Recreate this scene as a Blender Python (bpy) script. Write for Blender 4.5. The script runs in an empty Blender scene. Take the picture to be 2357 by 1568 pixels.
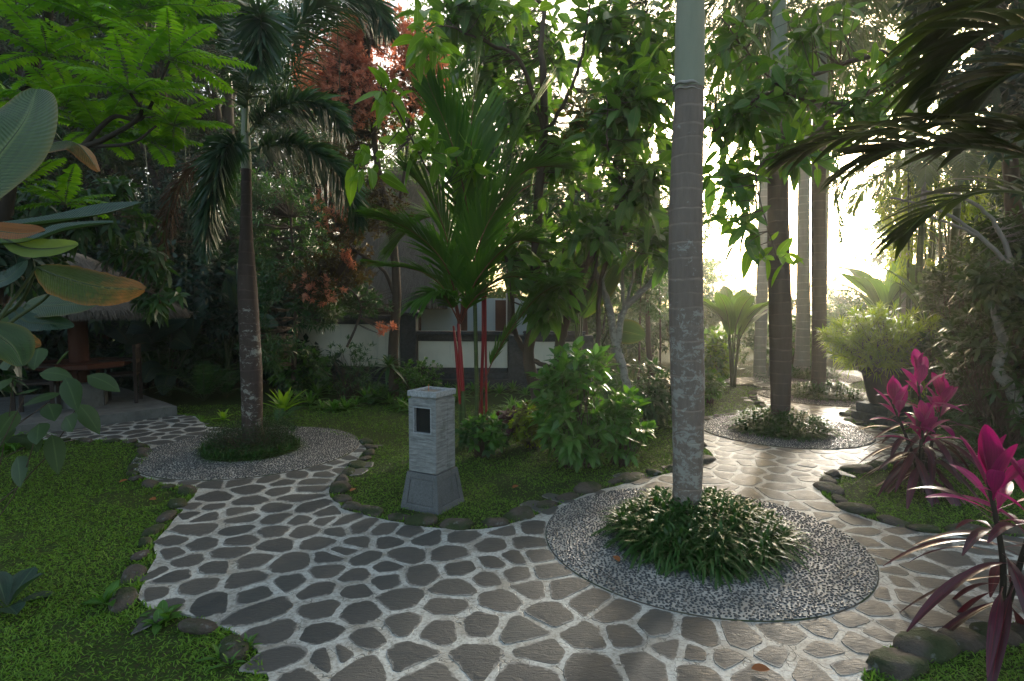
import bpy, math
import numpy as np
from mathutils import Vector
from mathutils.geometry import tessellate_polygon
rng = np.random.default_rng(11)
scene = bpy.context.scene
coll = scene.collection
R = np.radians
# ---------------------------------------------------------------- camera
CAMH, FV, PITCH = 1.6, 1310.0, R(3.67)          # eye height, focal length in sketch units (2357 wide)
camd = bpy.data.cameras.new('camera'); cam = bpy.data.objects.new('camera', camd); coll.objects.link(cam)
camd.sensor_width = 36; camd.lens = 36 * FV / 2357; camd.clip_start = 0.05; camd.clip_end = 1000
cam.location = (0, 0, CAMH); cam.rotation_euler = (math.pi / 2 - PITCH, 0, 0)
scene.camera = cam
# ---------------------------------------------------------------- world, sun, exposure
SUN_AZ, SUN_EL = R(30), R(13)
world = bpy.data.worlds.new('World'); scene.world = world; world.use_nodes = True
nt = world.node_tree; bg = nt.nodes['Background']
sky = nt.nodes.new('ShaderNodeTexSky'); sky.sky_type = 'NISHITA'; sky.sun_disc = False
sky.sun_elevation = SUN_EL; sky.sun_rotation = SUN_AZ; sky.dust_density = 5.0; sky.air_density = .8; sky.ozone_density = .5
tnt = nt.nodes.new('ShaderNodeMix'); tnt.data_type = 'RGBA'; tnt.blend_type = 'MULTIPLY'; tnt.inputs[0].default_value = 1; tnt.inputs[7].default_value = (1.0, .97, .88, 1)
nt.links.new(sky.outputs[0], tnt.inputs[6]); nt.links.new(tnt.outputs[2], bg.inputs[0]); bg.inputs[1].default_value = 0.15
sl = bpy.data.lights.new('sun', 'SUN'); sl.energy = 1.5; sl.angle = R(7); sl.color = (1.0, 0.95, 0.85)
so = bpy.data.objects.new('sun', sl); coll.objects.link(so)
sdir = Vector((math.sin(SUN_AZ) * math.cos(SUN_EL), math.cos(SUN_AZ) * math.cos(SUN_EL), math.sin(SUN_EL)))
so.rotation_euler = sdir.to_track_quat('Z', 'Y').to_euler(); so.location = sdir * 60
scene.view_settings.view_transform = 'Standard'; scene.view_settings.look = 'None'
scene.view_settings.exposure = 2.2; scene.view_settings.gamma = 1
cy = scene.cycles
cy.max_bounces = 6; cy.diffuse_bounces = 3; cy.glossy_bounces = 2; cy.transmission_bounces = 4
cy.volume_bounces = 0; cy.transparent_max_bounces = 8; cy.caustics_reflective = False; cy.caustics_refractive = False
cy.sample_clamp_indirect = 4.0; cy.use_light_tree = False
# ---------------------------------------------------------------- point helpers
cp, sp_ = math.cos(PITCH), math.sin(PITCH)
def W(x, y, d):
    """the point at sketch position x, y that stands d metres away (along +Y)"""
    a = (x - 1178.5) / FV; b = (784 - y) / FV
    dy = cp + b * sp_; dz = -sp_ + b * cp
    s = d / dy
    return np.array([a * s, d, CAMH + dz * s])
def G(x, y, z=0.0):
    a = (x - 1178.5) / FV; b = (784 - y) / FV
    dy = cp + b * sp_; dz = -sp_ + b * cp
    s = (z - CAMH) / dz
    return np.array([a * s, dy * s, z])
def nrm(a):
    a = np.asarray(a, float)
    return a / np.maximum(np.linalg.norm(a, axis=-1, keepdims=True), 1e-9)
Z = np.array([0, 0, 1.0])
# ---------------------------------------------------------------- mesh builder
class MB:
    def __init__(s): s.v = []; s.f = []; s.a = []; s.n = 0
    def add(s, v, faces, mat=0, attr=None, smooth=True):
        v = np.asarray(v, float).reshape(-1, 3)
        faces = np.asarray(faces, int)
        s.v.append(v); s.f.append((faces + s.n, mat, smooth)); s.n += len(v)
        s.a.append(np.zeros((len(v), 3)) if attr is None else np.asarray(attr, float).reshape(-1, 3))
        return s
    def more(s, faces, mat=0, smooth=True, base=None):
        s.f.append((np.asarray(faces, int) + base, mat, smooth))
    def build(s, name, mats, parent=None, loc=None):
        me = bpy.data.meshes.new(name)
        V = np.concatenate(s.v); A = np.concatenate(s.a)
        off = np.zeros(3)
        if parent is not None:
            p = parent
            while p.parent: p = p.parent
            off = np.array(p.location)
        elif loc is not None: off = np.array(loc, float)
        V = V - off
        fl = [x for x in s.f if len(x[0])]
        tot = np.concatenate([np.full(len(f), f.shape[1]) for f, m, sm in fl])
        lv = np.concatenate([f.ravel() for f, m, sm in fl])
        me.vertices.add(len(V)); me.vertices.foreach_set('co', V.astype(np.float32).ravel())
        me.loops.add(len(lv)); me.loops.foreach_set('vertex_index', lv.astype(np.int32))
        me.polygons.add(len(tot))
        st = np.concatenate([[0], np.cumsum(tot)[:-1]])
        me.polygons.foreach_set('loop_start', st.astype(np.int32))
        me.polygons.foreach_set('loop_total', tot.astype(np.int32))
        me.polygons.foreach_set('material_index', np.concatenate([np.full(len(f), m) for f, m, sm in fl]).astype(np.int32))
        me.polygons.foreach_set('use_smooth', np.concatenate([np.full(len(f), sm) for f, m, sm in fl]))
        at = me.attributes.new('leaf', 'FLOAT_VECTOR', 'POINT'); at.data.foreach_set('vector', A.astype(np.float32).ravel())
        me.update(calc_edges=True)
        for m in (mats if isinstance(mats, (list, tuple)) else [mats]): me.materials.append(m)
        o = bpy.data.objects.new(name, me); coll.objects.link(o)
        if parent is not None: o.parent = parent
        elif loc is not None: o.location = loc
        return o
def tag(o, label=None, cat=None, group=None, kind=None):
    if label: o['label'] = label
    if cat: o['category'] = cat
    if group: o['group'] = group
    if kind: o['kind'] = kind
    return o
def thing(name, loc, label, cat, group=None):
    o = bpy.data.objects.new(name, None); coll.objects.link(o); o.location = [float(c) for c in loc]
    o.empty_display_size = 0.1
    return tag(o, label, cat, group)
def copy_tree(root, loc, rz=0, sc=1.0, label=None, group=None):
    r = root.copy(); coll.objects.link(r); r.location = [float(c) for c in loc]
    r.rotation_euler = (0, 0, rz); r.scale = (sc, sc, sc) if np.isscalar(sc) else sc
    if label: r['label'] = label
    if group: r['group'] = group
    for ch in list(root.children):
        c = ch.copy(); coll.objects.link(c); c.parent = r
        for g in ch.children:
            d = g.copy(); coll.objects.link(d); d.parent = c
    return r
# ---------------------------------------------------------------- shapes
def P_leaf(t): return np.sin(np.pi * np.clip(t, 0, 1) ** 0.8) ** 0.8
def P_ov(t): return np.sin(np.pi * np.clip(t * 0.97 + 0.02, 0, 1)) ** 0.6
def P_strap(t): return np.minimum(1, t * 5 + 0.3) * np.clip((1 - t) * 2.2, 0, 1) ** 0.7
def P_obov(t): return np.sin(np.pi * np.clip(t, 0, 1) ** 1.5) ** 0.8 * 0.95 + 0.05 * (1 - t)
def P_blade(t): return (0.45 + 0.55 * np.minimum(1, t * 3)) * (1 - t) ** 0.7
def blades(mb, P, D, N, L, Wd, prof=P_leaf, nseg=3, bend=0.0, fold=0.0, mid=False, mat=0, wave=0.0, rnd=None, side_bend=0.0, nc=1):
    P = np.asarray(P, float); n = len(P)
    if n == 0: return
    D = nrm(D); L = np.broadcast_to(L, n).astype(float); Wd = np.broadcast_to(Wd, n).astype(float)
    bend = np.broadcast_to(bend, n).astype(float)
    S = np.cross(D, N); bad = np.linalg.norm(S, axis=1) < 1e-3
    if bad.any(): S[bad] = np.cross(D[bad], np.array([0.3, 1, 0.2]))
    S = nrm(S); M = np.cross(S, D)
    t = np.linspace(0, 1, nseg + 1)
    c = P[:, None, :] + D[:, None, :] * (L[:, None] * t)[:, :, None]
    c[:, :, 2] -= (bend * L)[:, None] * t ** 2
    w = Wd[:, None] * 0.5 * prof(t)[None, :]
    if rnd is None: rnd = rng.random(n)
    us = np.linspace(-1, 1, 2 * nc + 1) if mid else np.array([-1.0, 1.0])
    ph = rng.random((n, 1)) * 6.28
    cols = []
    for u in us:
        lift = fold * abs(u) * w
        if wave: lift = lift + wave * w * abs(u) * np.sin(t[None, :] * 17 + ph + u * 2)
        cols.append(c + S[:, None, :] * (w * u)[:, :, None] + M[:, None, :] * lift[:, :, None])
    V = np.stack(cols, 2)
    k = len(us)
    A = np.zeros((n, nseg + 1, k, 3)); A[..., 0] = us[None, None, :]; A[..., 1] = t[None, :, None]; A[..., 2] = rnd[:, None, None]
    idx = np.arange(n * (nseg + 1) * k).reshape(n, nseg + 1, k)
    F = np.stack([idx[:, :-1, :-1], idx[:, 1:, :-1], idx[:, 1:, 1:], idx[:, :-1, 1:]], -1).reshape(-1, 4)
    mb.add(V, F, mat, A)
def crom(pts, n):
    p = np.asarray(pts, float)
    if len(p) == 2: return p[0] + (p[1] - p[0]) * np.linspace(0, 1, n)[:, None]
    q = np.vstack([2 * p[0] - p[1], p, 2 * p[-1] - p[-2]])
    s = np.linspace(0, len(p) - 1 - 1e-6, n); i = s.astype(int); t = (s - i)[:, None]
    a, b, c, d = q[i], q[i + 1], q[i + 2], q[i + 3]
    return 0.5 * ((2 * b) + (-a + c) * t + (2 * a - 5 * b + 4 * c - d) * t ** 2 + (-a + 3 * b - 3 * c + d) * t ** 3)
def tube(mb, pts, r, sides=8, mat=0, cap=False, attr_r=0.5):
    p = np.asarray(pts, float); n = len(p)
    r = np.interp(np.linspace(0, 1, n), np.linspace(0, 1, len(np.atleast_1d(r))), np.atleast_1d(r)) if np.size(r) != n else np.asarray(r, float)
    T = nrm(np.gradient(p, axis=0))
    ref = np.array([0, 1, 0.0]) if abs(T[:, 2]).mean() > 0.6 else Z
    U = nrm(np.cross(T, ref)); V_ = np.cross(T, U)
    a = np.linspace(0, 2 * np.pi, sides, endpoint=False)
    V = p[:, None, :] + (U[:, None, :] * np.cos(a)[None, :, None] + V_[:, None, :] * np.sin(a)[None, :, None]) * r[:, None, None]
    idx = np.arange(n * sides).reshape(n, sides); j = np.roll(idx, -1, 1)
    F = np.stack([idx[:-1], j[:-1], j[1:], idx[1:]], -1).reshape(-1, 4)
    A = np.zeros((n, sides, 3)); A[..., 0] = a / 6.283; A[..., 1] = np.linspace(0, 1, n)[:, None]; A[..., 2] = attr_r
    b0 = mb.n
    mb.add(V, F, mat, A)
    if cap: 
        e = idx[-1]; mb.add(p[-1:] , np.zeros((0, 3), int), mat)
        ci = mb.n - 1
        mb.f.append((np.stack([b0 + e, b0 + np.roll(e, -1), np.full(sides, ci)], -1), mat, True))
def sticks(mb, A_, B_, ra, rb, sides=4, mat=0, sag=0.0, seg=3):
    A_ = np.asarray(A_, float); B_ = np.asarray(B_, float); n = len(A_)
    if n == 0: return
    T = nrm(B_ - A_); U = np.cross(T, np.array([0.2, 0.3, 1.0])); U = nrm(U); V_ = np.cross(T, U)
    ang = np.linspace(0, 2 * np.pi, sides, endpoint=False)
    ts = np.linspace(0, 1, seg + 1)
    ring = U[:, None] * np.cos(ang)[None, :, None] + V_[:, None] * np.sin(ang)[None, :, None]
    ra = np.broadcast_to(ra, n); rb = np.broadcast_to(rb, n); Ls = np.linalg.norm(B_ - A_, axis=1)
    rows = []
    off = nrm(rng.normal(size=(n, 3))) * (Ls * sag)[:, None]
    for t in ts:
        c = A_ + (B_ - A_) * t + off * math.sin(math.pi * t)
        rows.append(c[:, None, :] + ring * (ra + (rb - ra) * t)[:, None, None])
    V = np.stack(rows, 1)
    idx = np.arange(n * (seg + 1) * sides).reshape(n, seg + 1, sides); j = np.roll(idx, -1, 2)
    F = np.stack([idx[:, :-1], j[:, :-1], j[:, 1:], idx[:, 1:]], -1).reshape(-1, 4)
    At = np.zeros((n, seg + 1, sides, 3)); At[..., 2] = rng.random(n)[:, None, None]
    mb.add(V, F, mat, At)
def box(mb, c, s, rz=0.0, mat=0, taper=1.0, bev=0.0):
    """box with base centre c, size s; bevelled vertical edges when bev > 0"""
    sx, sy, sz = s[0] / 2, s[1] / 2, s[2]
    def ring(kx, ky, z, b):
        if bev <= 0: q = [(-kx, -ky), (kx, -ky), (kx, ky), (-kx, ky)]
        else: q = [(-kx + b, -ky), (kx - b, -ky), (kx, -ky + b), (kx, ky - b), (kx - b, ky), (-kx + b, ky), (-kx, ky - b), (-kx, -ky + b)]
        return [(x, y, z) for x, y in q]
    if bev > 0:
        rs = [ring(sx - bev, sy - bev, 0, bev * .5), ring(sx, sy, bev, bev), ring(sx * taper, sy * taper, sz - bev, bev), ring(sx * taper - bev, sy * taper - bev, sz, bev * .5)]
    else: rs = [ring(sx, sy, 0, 0), ring(sx * taper, sy * taper, sz, 0)]
    k = len(rs[0]); v = np.array(sum(rs, [])); ca, sa = math.cos(rz), math.sin(rz)
    v = np.stack([v[:, 0] * ca - v[:, 1] * sa, v[:, 0] * sa + v[:, 1] * ca, v[:, 2]], -1) + np.asarray(c, float)
    b0 = mb.n; F = []
    for i in range(len(rs) - 1):
        for j in range(k): F.append((i * k + j, i * k + (j + 1) % k, (i + 1) * k + (j + 1) % k, (i + 1) * k + j))
    mb.add(v, F, mat, smooth=False)
    e = (len(rs) - 1) * k
    mb.f.append((np.array([[b0 + j for j in range(k)][::-1]]), mat, False)); mb.f.append((np.array([[b0 + e + j for j in range(k)]]), mat, False))
def lathe(mb, c, prof, sides=24, mat=0, smooth=True):
    p = np.array(prof, float); a = np.linspace(0, 2 * np.pi, sides, endpoint=False)
    V = np.stack([p[:, None, 0] * np.cos(a), p[:, None, 0] * np.sin(a), np.repeat(p[:, 1:2], sides, 1)], -1) + np.asarray(c, float)
    idx = np.arange(len(p) * sides).reshape(len(p), sides); j = np.roll(idx, -1, 1)
    mb.add(V, np.stack([idx[:-1], j[:-1], j[1:], idx[1:]], -1).reshape(-1, 4), mat, smooth=smooth)
def frond(mb, pts, ll, lw, n=40, t0=0.12, mode='flat', droop=0.25, rr=0.012, mats=(0, 1), ang=(65, 25), lift=0.25, prof=P_strap, nseg=3, seg=24, rows=2, jit=0.08):
    """a palm or fern frond along a curve: a rachis tube (mats[0]) and its leaflets (mats[1])"""
    c = crom(pts, seg); tube(mb, c, [rr, rr * 0.25], 5, mats[0])
    T = nrm(np.gradient(c, axis=0)); s = np.linspace(0, 1, seg)
    t = np.linspace(t0, 0.985, n); t = np.repeat(t, rows)
    if mode == 'fox': t = np.clip(t + rng.normal(0, .01, len(t)), t0, 1)
    pos = np.stack([np.interp(t, s, c[:, k]) for k in range(3)], -1)
    tan = nrm(np.stack([np.interp(t, s, T[:, k]) for k in range(3)], -1))
    side = nrm(np.cross(tan, Z + 1e-3)); up = np.cross(side, tan)
    m = len(t)
    if mode == 'fox':
        phi = rng.random(m) * 2 * np.pi
        rad = side * np.cos(phi)[:, None] + up * np.sin(phi)[:, None]
        a = R(62) - R(30) * t
    else:
        sg = np.tile([1.0, -1.0], m // 2) if rows == 2 else np.sign(rng.random(m) - .5)
        rad = nrm(side * sg[:, None] + up * (lift + rng.normal(0, jit, m))[:, None])
        a = R(ang[0]) + (R(ang[1]) - R(ang[0])) * t
    D = nrm(tan * np.cos(a)[:, None] + rad * np.sin(a)[:, None] + rng.normal(0, jit * .6, (m, 3)))
    u = (t - t0) / (1 - t0)
    L = ll * (np.sin(np.pi * np.clip(u * .88 + .1, 0, 1)) ** .55) * rng.uniform(.88, 1.08, m)
    N = up if mode != 'fox' else nrm(tan * .7 + up * .3 + rng.normal(0, .2, (m, 3)))
    blades(mb, pos, D, N, L, lw * (0.7 + 0.3 * L / ll), prof, nseg, droop * rng.uniform(.6, 1.4, m), 0.25, mid=(mode != 'fox'), mat=mats[1])
def bigleaf(mb, pts, width, nside, prof=P_ov, seg=18, nc=4, fold=0.15, pleat=0.0, edge=0.0, mat=0, ripple=0.03, rib=None, petiole=None, rr=0.006, rnd=None):
    """one large leaf along a midrib curve; nside = upper side of the blade"""
    c = crom(pts, seg + 1); T = nrm(np.gradient(c, axis=0)); S = nrm(np.cross(T, np.asarray(nside, float))); M = np.cross(S, T)
    t = np.linspace(0, 1, seg + 1); us = np.linspace(-1, 1, 2 * nc + 1)
    r = rng.random() if rnd is None else rnd
    w = width / 2 * prof(t)
    nse = 1 + edge * (np.sin(t * 41 + r * 9) * .5 + np.sin(t * 23 + r * 5) * .5)
    V = np.zeros((seg + 1, 2 * nc + 1, 3)); A = np.zeros_like(V)
    for j, u in enumerate(us):
        ww = w * (nse if abs(u) > .95 else 1)
        h = fold * abs(u) * w + ripple * width * abs(u) * np.sin(t * 9 + r * 20 + (3 if u > 0 else 0)) + pleat * width * np.sin(t * 70 + abs(u) * 6)
        V[:, j] = c + S * (ww * u)[:, None] + M * h[:, None] - T * (abs(u) ** 1.5 * w * .0)[:, None]
        A[:, j] = np.stack([np.full(seg + 1, u), t, np.full(seg + 1, r)], -1)
    idx = np.arange((seg + 1) * (2 * nc + 1)).reshape(seg + 1, -1)
    mb.add(V, np.stack([idx[:-1, :-1], idx[1:, :-1], idx[1:, 1:], idx[:-1, 1:]], -1).reshape(-1, 4), mat, A)
    if rib is not None: tube(mb, c + M * -0.002, [rr, rr * .3], 5, rib)
    if petiole is not None: tube(mb, crom([petiole, (np.asarray(petiole) + c[0]) / 2 + np.array([0, 0, .03]), c[0]], 8), [rr * 1.4, rr], 6, rib if rib is not None else mat)
# ---------------------------------------------------------------- materials
def mat(name, col=(.1, .1, .1), rough=.6, spec=.3):
    m = bpy.data.materials.new(name); m.use_nodes = True
    b = m.node_tree.nodes['Principled BSDF']
    b.inputs['Base Color'].default_value = (*col, 1); b.inputs['Roughness'].default_value = rough; b.inputs['Specular IOR Level'].default_value = spec
    return m
class NG:
    def __init__(s, m): s.m = m; s.t = m.node_tree; s.b = s.t.nodes['Principled BSDF']; s.out = s.t.nodes['Material Output']
    def n(s, ty, **k):
        x = s.t.nodes.new('ShaderNode' + ty)
        for a, v in k.items(): setattr(x, a, v)
        return x
    def l(s, a, b): s.t.links.new(a, b)
    def coord(s, kind='Object'): return s.n('TexCoord').outputs[kind]
    def mapn(s, v, sc): x = s.n('Mapping'); x.inputs['Scale'].default_value = sc; s.l(v, x.inputs[0]); return x.outputs[0]
    def noise(s, v, scale, det=3, rough=.55, dist=0):
        x = s.n('TexNoise'); s.l(v, x.inputs['Vector']) if v is not None else None
        x.inputs['Scale'].default_value = scale; x.inputs['Detail'].default_value = det; x.inputs['Roughness'].default_value = rough; x.inputs['Distortion'].default_value = dist
        return x.outputs[0]
    def ramp(s, f, pts):
        x = s.n('ValToRGB'); r = x.color_ramp
        while len(r.elements) < len(pts): r.elements.new(.5)
        for e, (p, c) in zip(r.elements, pts): e.position = p; e.color = (*c, 1) if not np.isscalar(c) else (c, c, c, 1)
        s.l(f, x.inputs[0]); return x.outputs[0]
    def mix(s, f, a, b, ty='MIX'):
        x = s.n('Mix', data_type='RGBA', blend_type=ty)
        for v, i in ((f, 0), (a, 6), (b, 7)):
            if hasattr(v, 'links'): s.l(v, x.inputs[i])
            elif i == 0: x.inputs[0].default_value = v
            else: x.inputs[i].default_value = (*v, 1)
        return x.outputs[2]
    def math(s, op, a, b=0.0, clamp=False):
        x = s.n('Math', operation=op, use_clamp=clamp)
        for v, i in ((a, 0), (b, 1)):
            if hasattr(v, 'links'): s.l(v, x.inputs[i])
            else: x.inputs[i].default_value = v
        return x.outputs[0]
    def bump(s, h, st=.4, dist=.01):
        x = s.n('Bump'); x.inputs['Strength'].default_value = st; x.inputs['Distance'].default_value = dist
        s.l(h, x.inputs['Height']); s.l(x.outputs[0], s.b.inputs['Normal']); return x.outputs[0]
    def attr(s): x = s.n('Attribute'); x.attribute_name = 'leaf'; q = s.n('SeparateXYZ'); s.l(x.outputs['Vector'], q.inputs[0]); return q.outputs
def leafmat(name, a, b, trans=.35, rough=.42, spec=.35, tip=None, rib=None, tcol=None, edge=None, veins=0.0, patch=6.0, streak=0.0, scol=None):
    """leaf: colour runs between a and b from leaf to leaf; light shines through it"""
    m = mat(name, a, rough, spec); g = NG(m); at = g.attr()
    c = g.mix(at[2], a, b)
    ns = g.noise(g.coord(), patch, 2)
    c = g.mix(g.math('MULTIPLY', ns, .5), c, tuple(x * .55 for x in a))
    if tip is not None:
        f = g.math('MULTIPLY_ADD', at[1], 2.2); f2 = g.math('ADD', f, -1.75); n2 = g.noise(g.coord(), 30, 2)
        f3 = g.math('ADD', f2, g.math('MULTIPLY', g.math('SUBTRACT', n2, .5), 1.6), clamp=True)
        g.t.nodes.active = None
        c = g.mix(f3, c, tip)
    if streak > 0:
        cv = g.n('CombineXYZ'); g.l(g.math('MULTIPLY', at[0], 5.0), cv.inputs[0]); g.l(g.math('MULTIPLY', at[1], 1.3), cv.inputs[1]); g.l(g.math('MULTIPLY', at[2], 40.0), cv.inputs[2])
        sn_ = g.noise(cv.outputs[0], 1.6, 4, .65, .4)
        c = g.mix(g.math('MULTIPLY', g.ramp(sn_, [(.42, 0.), (.66, 1.)]), streak), c, scol if scol else tuple(x * .3 for x in a))
        sp2 = g.noise(g.coord(), 70.0, 2); c = g.mix(g.ramp(sp2, [(.70, 0.), (.74, .7)]), c, (.10, .05, .02))
    if edge is not None:
        e = g.math('POWER', g.math('ABSOLUTE', at[0]), 9.0); c = g.mix(g.math('MULTIPLY', e, .8), c, edge)
    if rib is not None:
        r_ = g.math('SUBTRACT', 1.0, g.math('MULTIPLY', g.math('ABSOLUTE', at[0]), 9.0), clamp=True); c = g.mix(g.math('MULTIPLY', r_, .75), c, rib)
    if veins > 0:
        w = g.math('ADD', g.math('MULTIPLY', at[1], 80.0), g.math('MULTIPLY', g.math('ABSOLUTE', at[0]), -9.0))
        sn = g.math('SINE', g.math('MULTIPLY', w, 3.1)); g.bump(sn, veins, .004)
        c = g.mix(g.math('MULTIPLY', g.math('ADD', sn, 1.0), .06), c, tuple(min(1, x * 1.5 + .01) for x in a))
    g.l(c, g.b.inputs['Base Color'])
    tr = g.n('BsdfTranslucent'); mx = g.n('MixShader'); mx.inputs[0].default_value = trans
    tc = g.mix(1.0, c, tcol if tcol else (2.0, 2.1, .55), 'MULTIPLY'); g.l(tc, tr.inputs[0])
    g.l(g.b.outputs[0], mx.inputs[1]); g.l(tr.outputs[0], mx.inputs[2]); g.l(mx.outputs[0], g.out.inputs[0])
    return m
def barkmat(name, a, b, ring=0.0, lich=0.0, scale=1.0, lcol=(.30, .295, .255), rough=.85, zdark=None):
    m = mat(name, a, rough, .2); g = NG(m); co = g.coord('Object')
    st = g.noise(g.mapn(co, (40 * scale, 40 * scale, 6 * scale)), 1.0, 4, .7)
    c = g.mix(st, a, b)
    h = st
    if ring:
        q = g.n('SeparateXYZ'); g.l(co, q.inputs[0])
        zz = g.math('ADD', q.outputs[2], g.math('MULTIPLY', g.noise(co, 5.0, 2), .05))
        sp = g.noise(g.mapn(co, (.01, .01, 1.6)), 3.0, 1)
        fr = g.math('FRACT', g.math('MULTIPLY', g.math('ADD', zz, g.math('MULTIPLY', sp, .14)), ring))
        li = g.math('MULTIPLY', g.ramp(fr, [(.84, 0.), (.92, 1.), (.96, 1.), (1, .2)]), g.ramp(g.noise(g.mapn(co, (4, 4, 9)), 2.0, 3), [(.35, .15), (.6, 1.)]))
        c = g.mix(g.math('MULTIPLY', li, .55), c, tuple(min(1, x * 2.6) for x in a))
        h = g.math('ADD', st, g.math('MULTIPLY', li, -.8))
    if lich:
        l1 = g.noise(g.mapn(co, (1, 1, 1.3)), 15.0, 6, .8, .6); l2 = g.noise(g.mapn(co, (1, 1, 2)), 4.0, 3)
        qz = g.n('SeparateXYZ'); g.l(co, qz.inputs[0]); band = g.ramp(g.math('MULTIPLY', qz.outputs[2], .4), [(0, .55), (.18, 1.), (.55, 1.), (.85, 0.), (1, 0.)])
        f = g.ramp(g.math('ADD', g.math('ADD', l1, g.math('MULTIPLY', l2, .5)), g.math('MULTIPLY', band, .16)), [(.98 - lich * .2, 0.0), (1.03 - lich * .2, 1.0)])
        c = g.mix(g.math('MULTIPLY', f, .75), c, lcol)
    g.l(c, g.b.inputs['Base Color']); g.bump(h, .6, .006)
    return m
# ================================================================ MATERIALS of the ground
M = {}
m = mat('soil_and_turf', (.02, .03, .01), .95, .1); g = NG(m); co = g.coord()
c = g.mix(g.noise(co, 3.0, 4), (.022, .045, .009), (.045, .08, .016)); c = g.mix(g.ramp(g.noise(co, 40, 3), [(.45, 0.), (.7, 1.)]), c, (.045, .035, .02))
g.l(c, g.b.inputs['Base Color']); g.bump(g.noise(co, 60, 3), .8, .02); M['turf'] = m
m = mat('mortar', (.4, .4, .38), .62, .4); g = NG(m); co = g.coord()
n1 = g.noise(co, 5.0, 5, .65); n2 = g.noise(co, 55.0, 4, .7)
c = g.mix(g.ramp(n1, [(.42, 0.), (.64, 1.)]), (.47, .48, .44), (.29, .275, .23)); c = g.mix(g.ramp(n2, [(.45, 0.), (.72, 1.)]), c, (.15, .14, .115))
vo = g.n('TexVoronoi', feature='DISTANCE_TO_EDGE'); vo.inputs['Scale'].default_value = 4.5
wv = g.n('VectorMath', operation='ADD'); nz = g.n('TexNoise'); nz.inputs['Scale'].default_value = 6; nz.inputs['Detail'].default_value = 3; g.l(co, nz.inputs[0]); g.l(co, wv.inputs[0])
sc_ = g.n('VectorMath', operation='SCALE'); sc_.inputs[3].default_value = .35; g.l(nz.outputs['Color'], sc_.inputs[0]); g.l(sc_.outputs[0], wv.inputs[1]); g.l(wv.outputs[0], vo.inputs['Vector'])
crack = g.ramp(vo.outputs['Distance'], [(0, 1.), (.016, 0.)]); c = g.mix(g.math('MULTIPLY', crack, g.ramp(n1, [(.40, 0.), (.52, .8)])), c, (.03, .028, .02))
g.l(c, g.b.inputs['Base Color']); g.bump(g.math('ADD', n2, g.math('MULTIPLY', crack, -1.0)), .5, .006); M['mortar'] = m
m = mat('flagstone', (.07, .065, .06), .5, .35); g = NG(m); co = g.coord(); at = g.attr()
c = g.ramp(at[2], [(0, (.040, .044, .042)), (.35, (.060, .060, .055)), (.7, (.080, .076, .066)), (1, (.050, .056, .053))])
n1 = g.noise(g.mapn(co, (1, 1, 1)), 7.0, 5, .7, 1.5); n2 = g.noise(co, 140.0, 3, .7)
c = g.mix(g.math('MULTIPLY', n1, .5), c, (.095, .09, .08)); c = g.mix(g.ramp(n2, [(.58, 0.), (.72, .6)]), c, (.02, .02, .02))
e = g.ramp(g.math('ADD', at[1], g.math('MULTIPLY', g.math('SUBTRACT', n1, .5), .9)), [(.93, 0.), (1.05, 1.)]); c = g.mix(g.math('MULTIPLY', e, .6), c, (.30, .29, .26))
g.l(c, g.b.inputs['Base Color']); wvx = g.noise(g.mapn(co, (2, 6, 1)), 5.0, 5, .6, 2.0)
g.l(g.ramp(n1, [(.3, .5), (.7, .72)]), g.b.inputs['Roughness']); g.bump(g.math('ADD', wvx, g.math('MULTIPLY', n2, .25)), .55, .012); M['flag'] = m
m = mat('pebble', (.03, .04, .045), .28, .5); g = NG(m); at = g.attr()
g.l(g.ramp(at[2], [(0, (.018, .022, .023)), (.6, (.045, .05, .05)), (.9, (.08, .082, .075)), (1, (.11, .10, .09))]), g.b.inputs['Base Color'])
g.bump(g.noise(g.coord(), 90, 3), .25, .003); M['pebble'] = m
m = mat('pebble_mortar', (.3, .3, .27), .6, .4); g = NG(m); co = g.coord()
g.l(g.mix(g.ramp(g.noise(co, 4, 4), [(.35, 0.), (.7, 1.)]), (.40, .385, .34), (.22, .21, .18)), g.b.inputs['Base Color']); g.bump(g.noise(co, 80, 3), .4, .004); M['pmortar'] = m
m = mat('mossy_rock', (.08, .075, .06), .85, .25); g = NG(m); co = g.coord()
n1 = g.noise(co, 6.0, 5, .7); c = g.mix(n1, (.045, .036, .027), (.13, .11, .088))
q = g.n('SeparateXYZ'); ge = g.n('NewGeometry'); g.l(ge.outputs['Position'], q.inputs[0])
c = g.mix(g.ramp(g.noise(ge.outputs['Position'], 5.0, 3), [(.45, 0.), (.58, .85)]), c, (.028, .048, .012)); c = g.mix(g.ramp(g.noise(ge.outputs['Position'], 16, 3), [(.62, 0.), (.70, .6)]), c, (.20, .21, .20))
g.l(c, g.b.inputs['Base Color']); g.bump(n1, .9, .03); M['rock'] = m
# ================================================================ GROUND, PATH, RINGS
mb = MB(); e = 70.0; N_ = 24
xs = np.linspace(-e, e, N_ + 1); gx, gy = np.meshgrid(xs, xs); v = np.stack([gx.ravel(), gy.ravel() + 30, np.zeros(gx.size)], -1)
i = np.arange((N_ + 1) ** 2).reshape(N_ + 1, -1); mb.add(v, np.stack([i[:-1, :-1], i[:-1, 1:], i[1:, 1:], i[1:, :-1]], -1).reshape(-1, 4))
tag(mb.build('ground', M['turf']), kind='structure')
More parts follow.
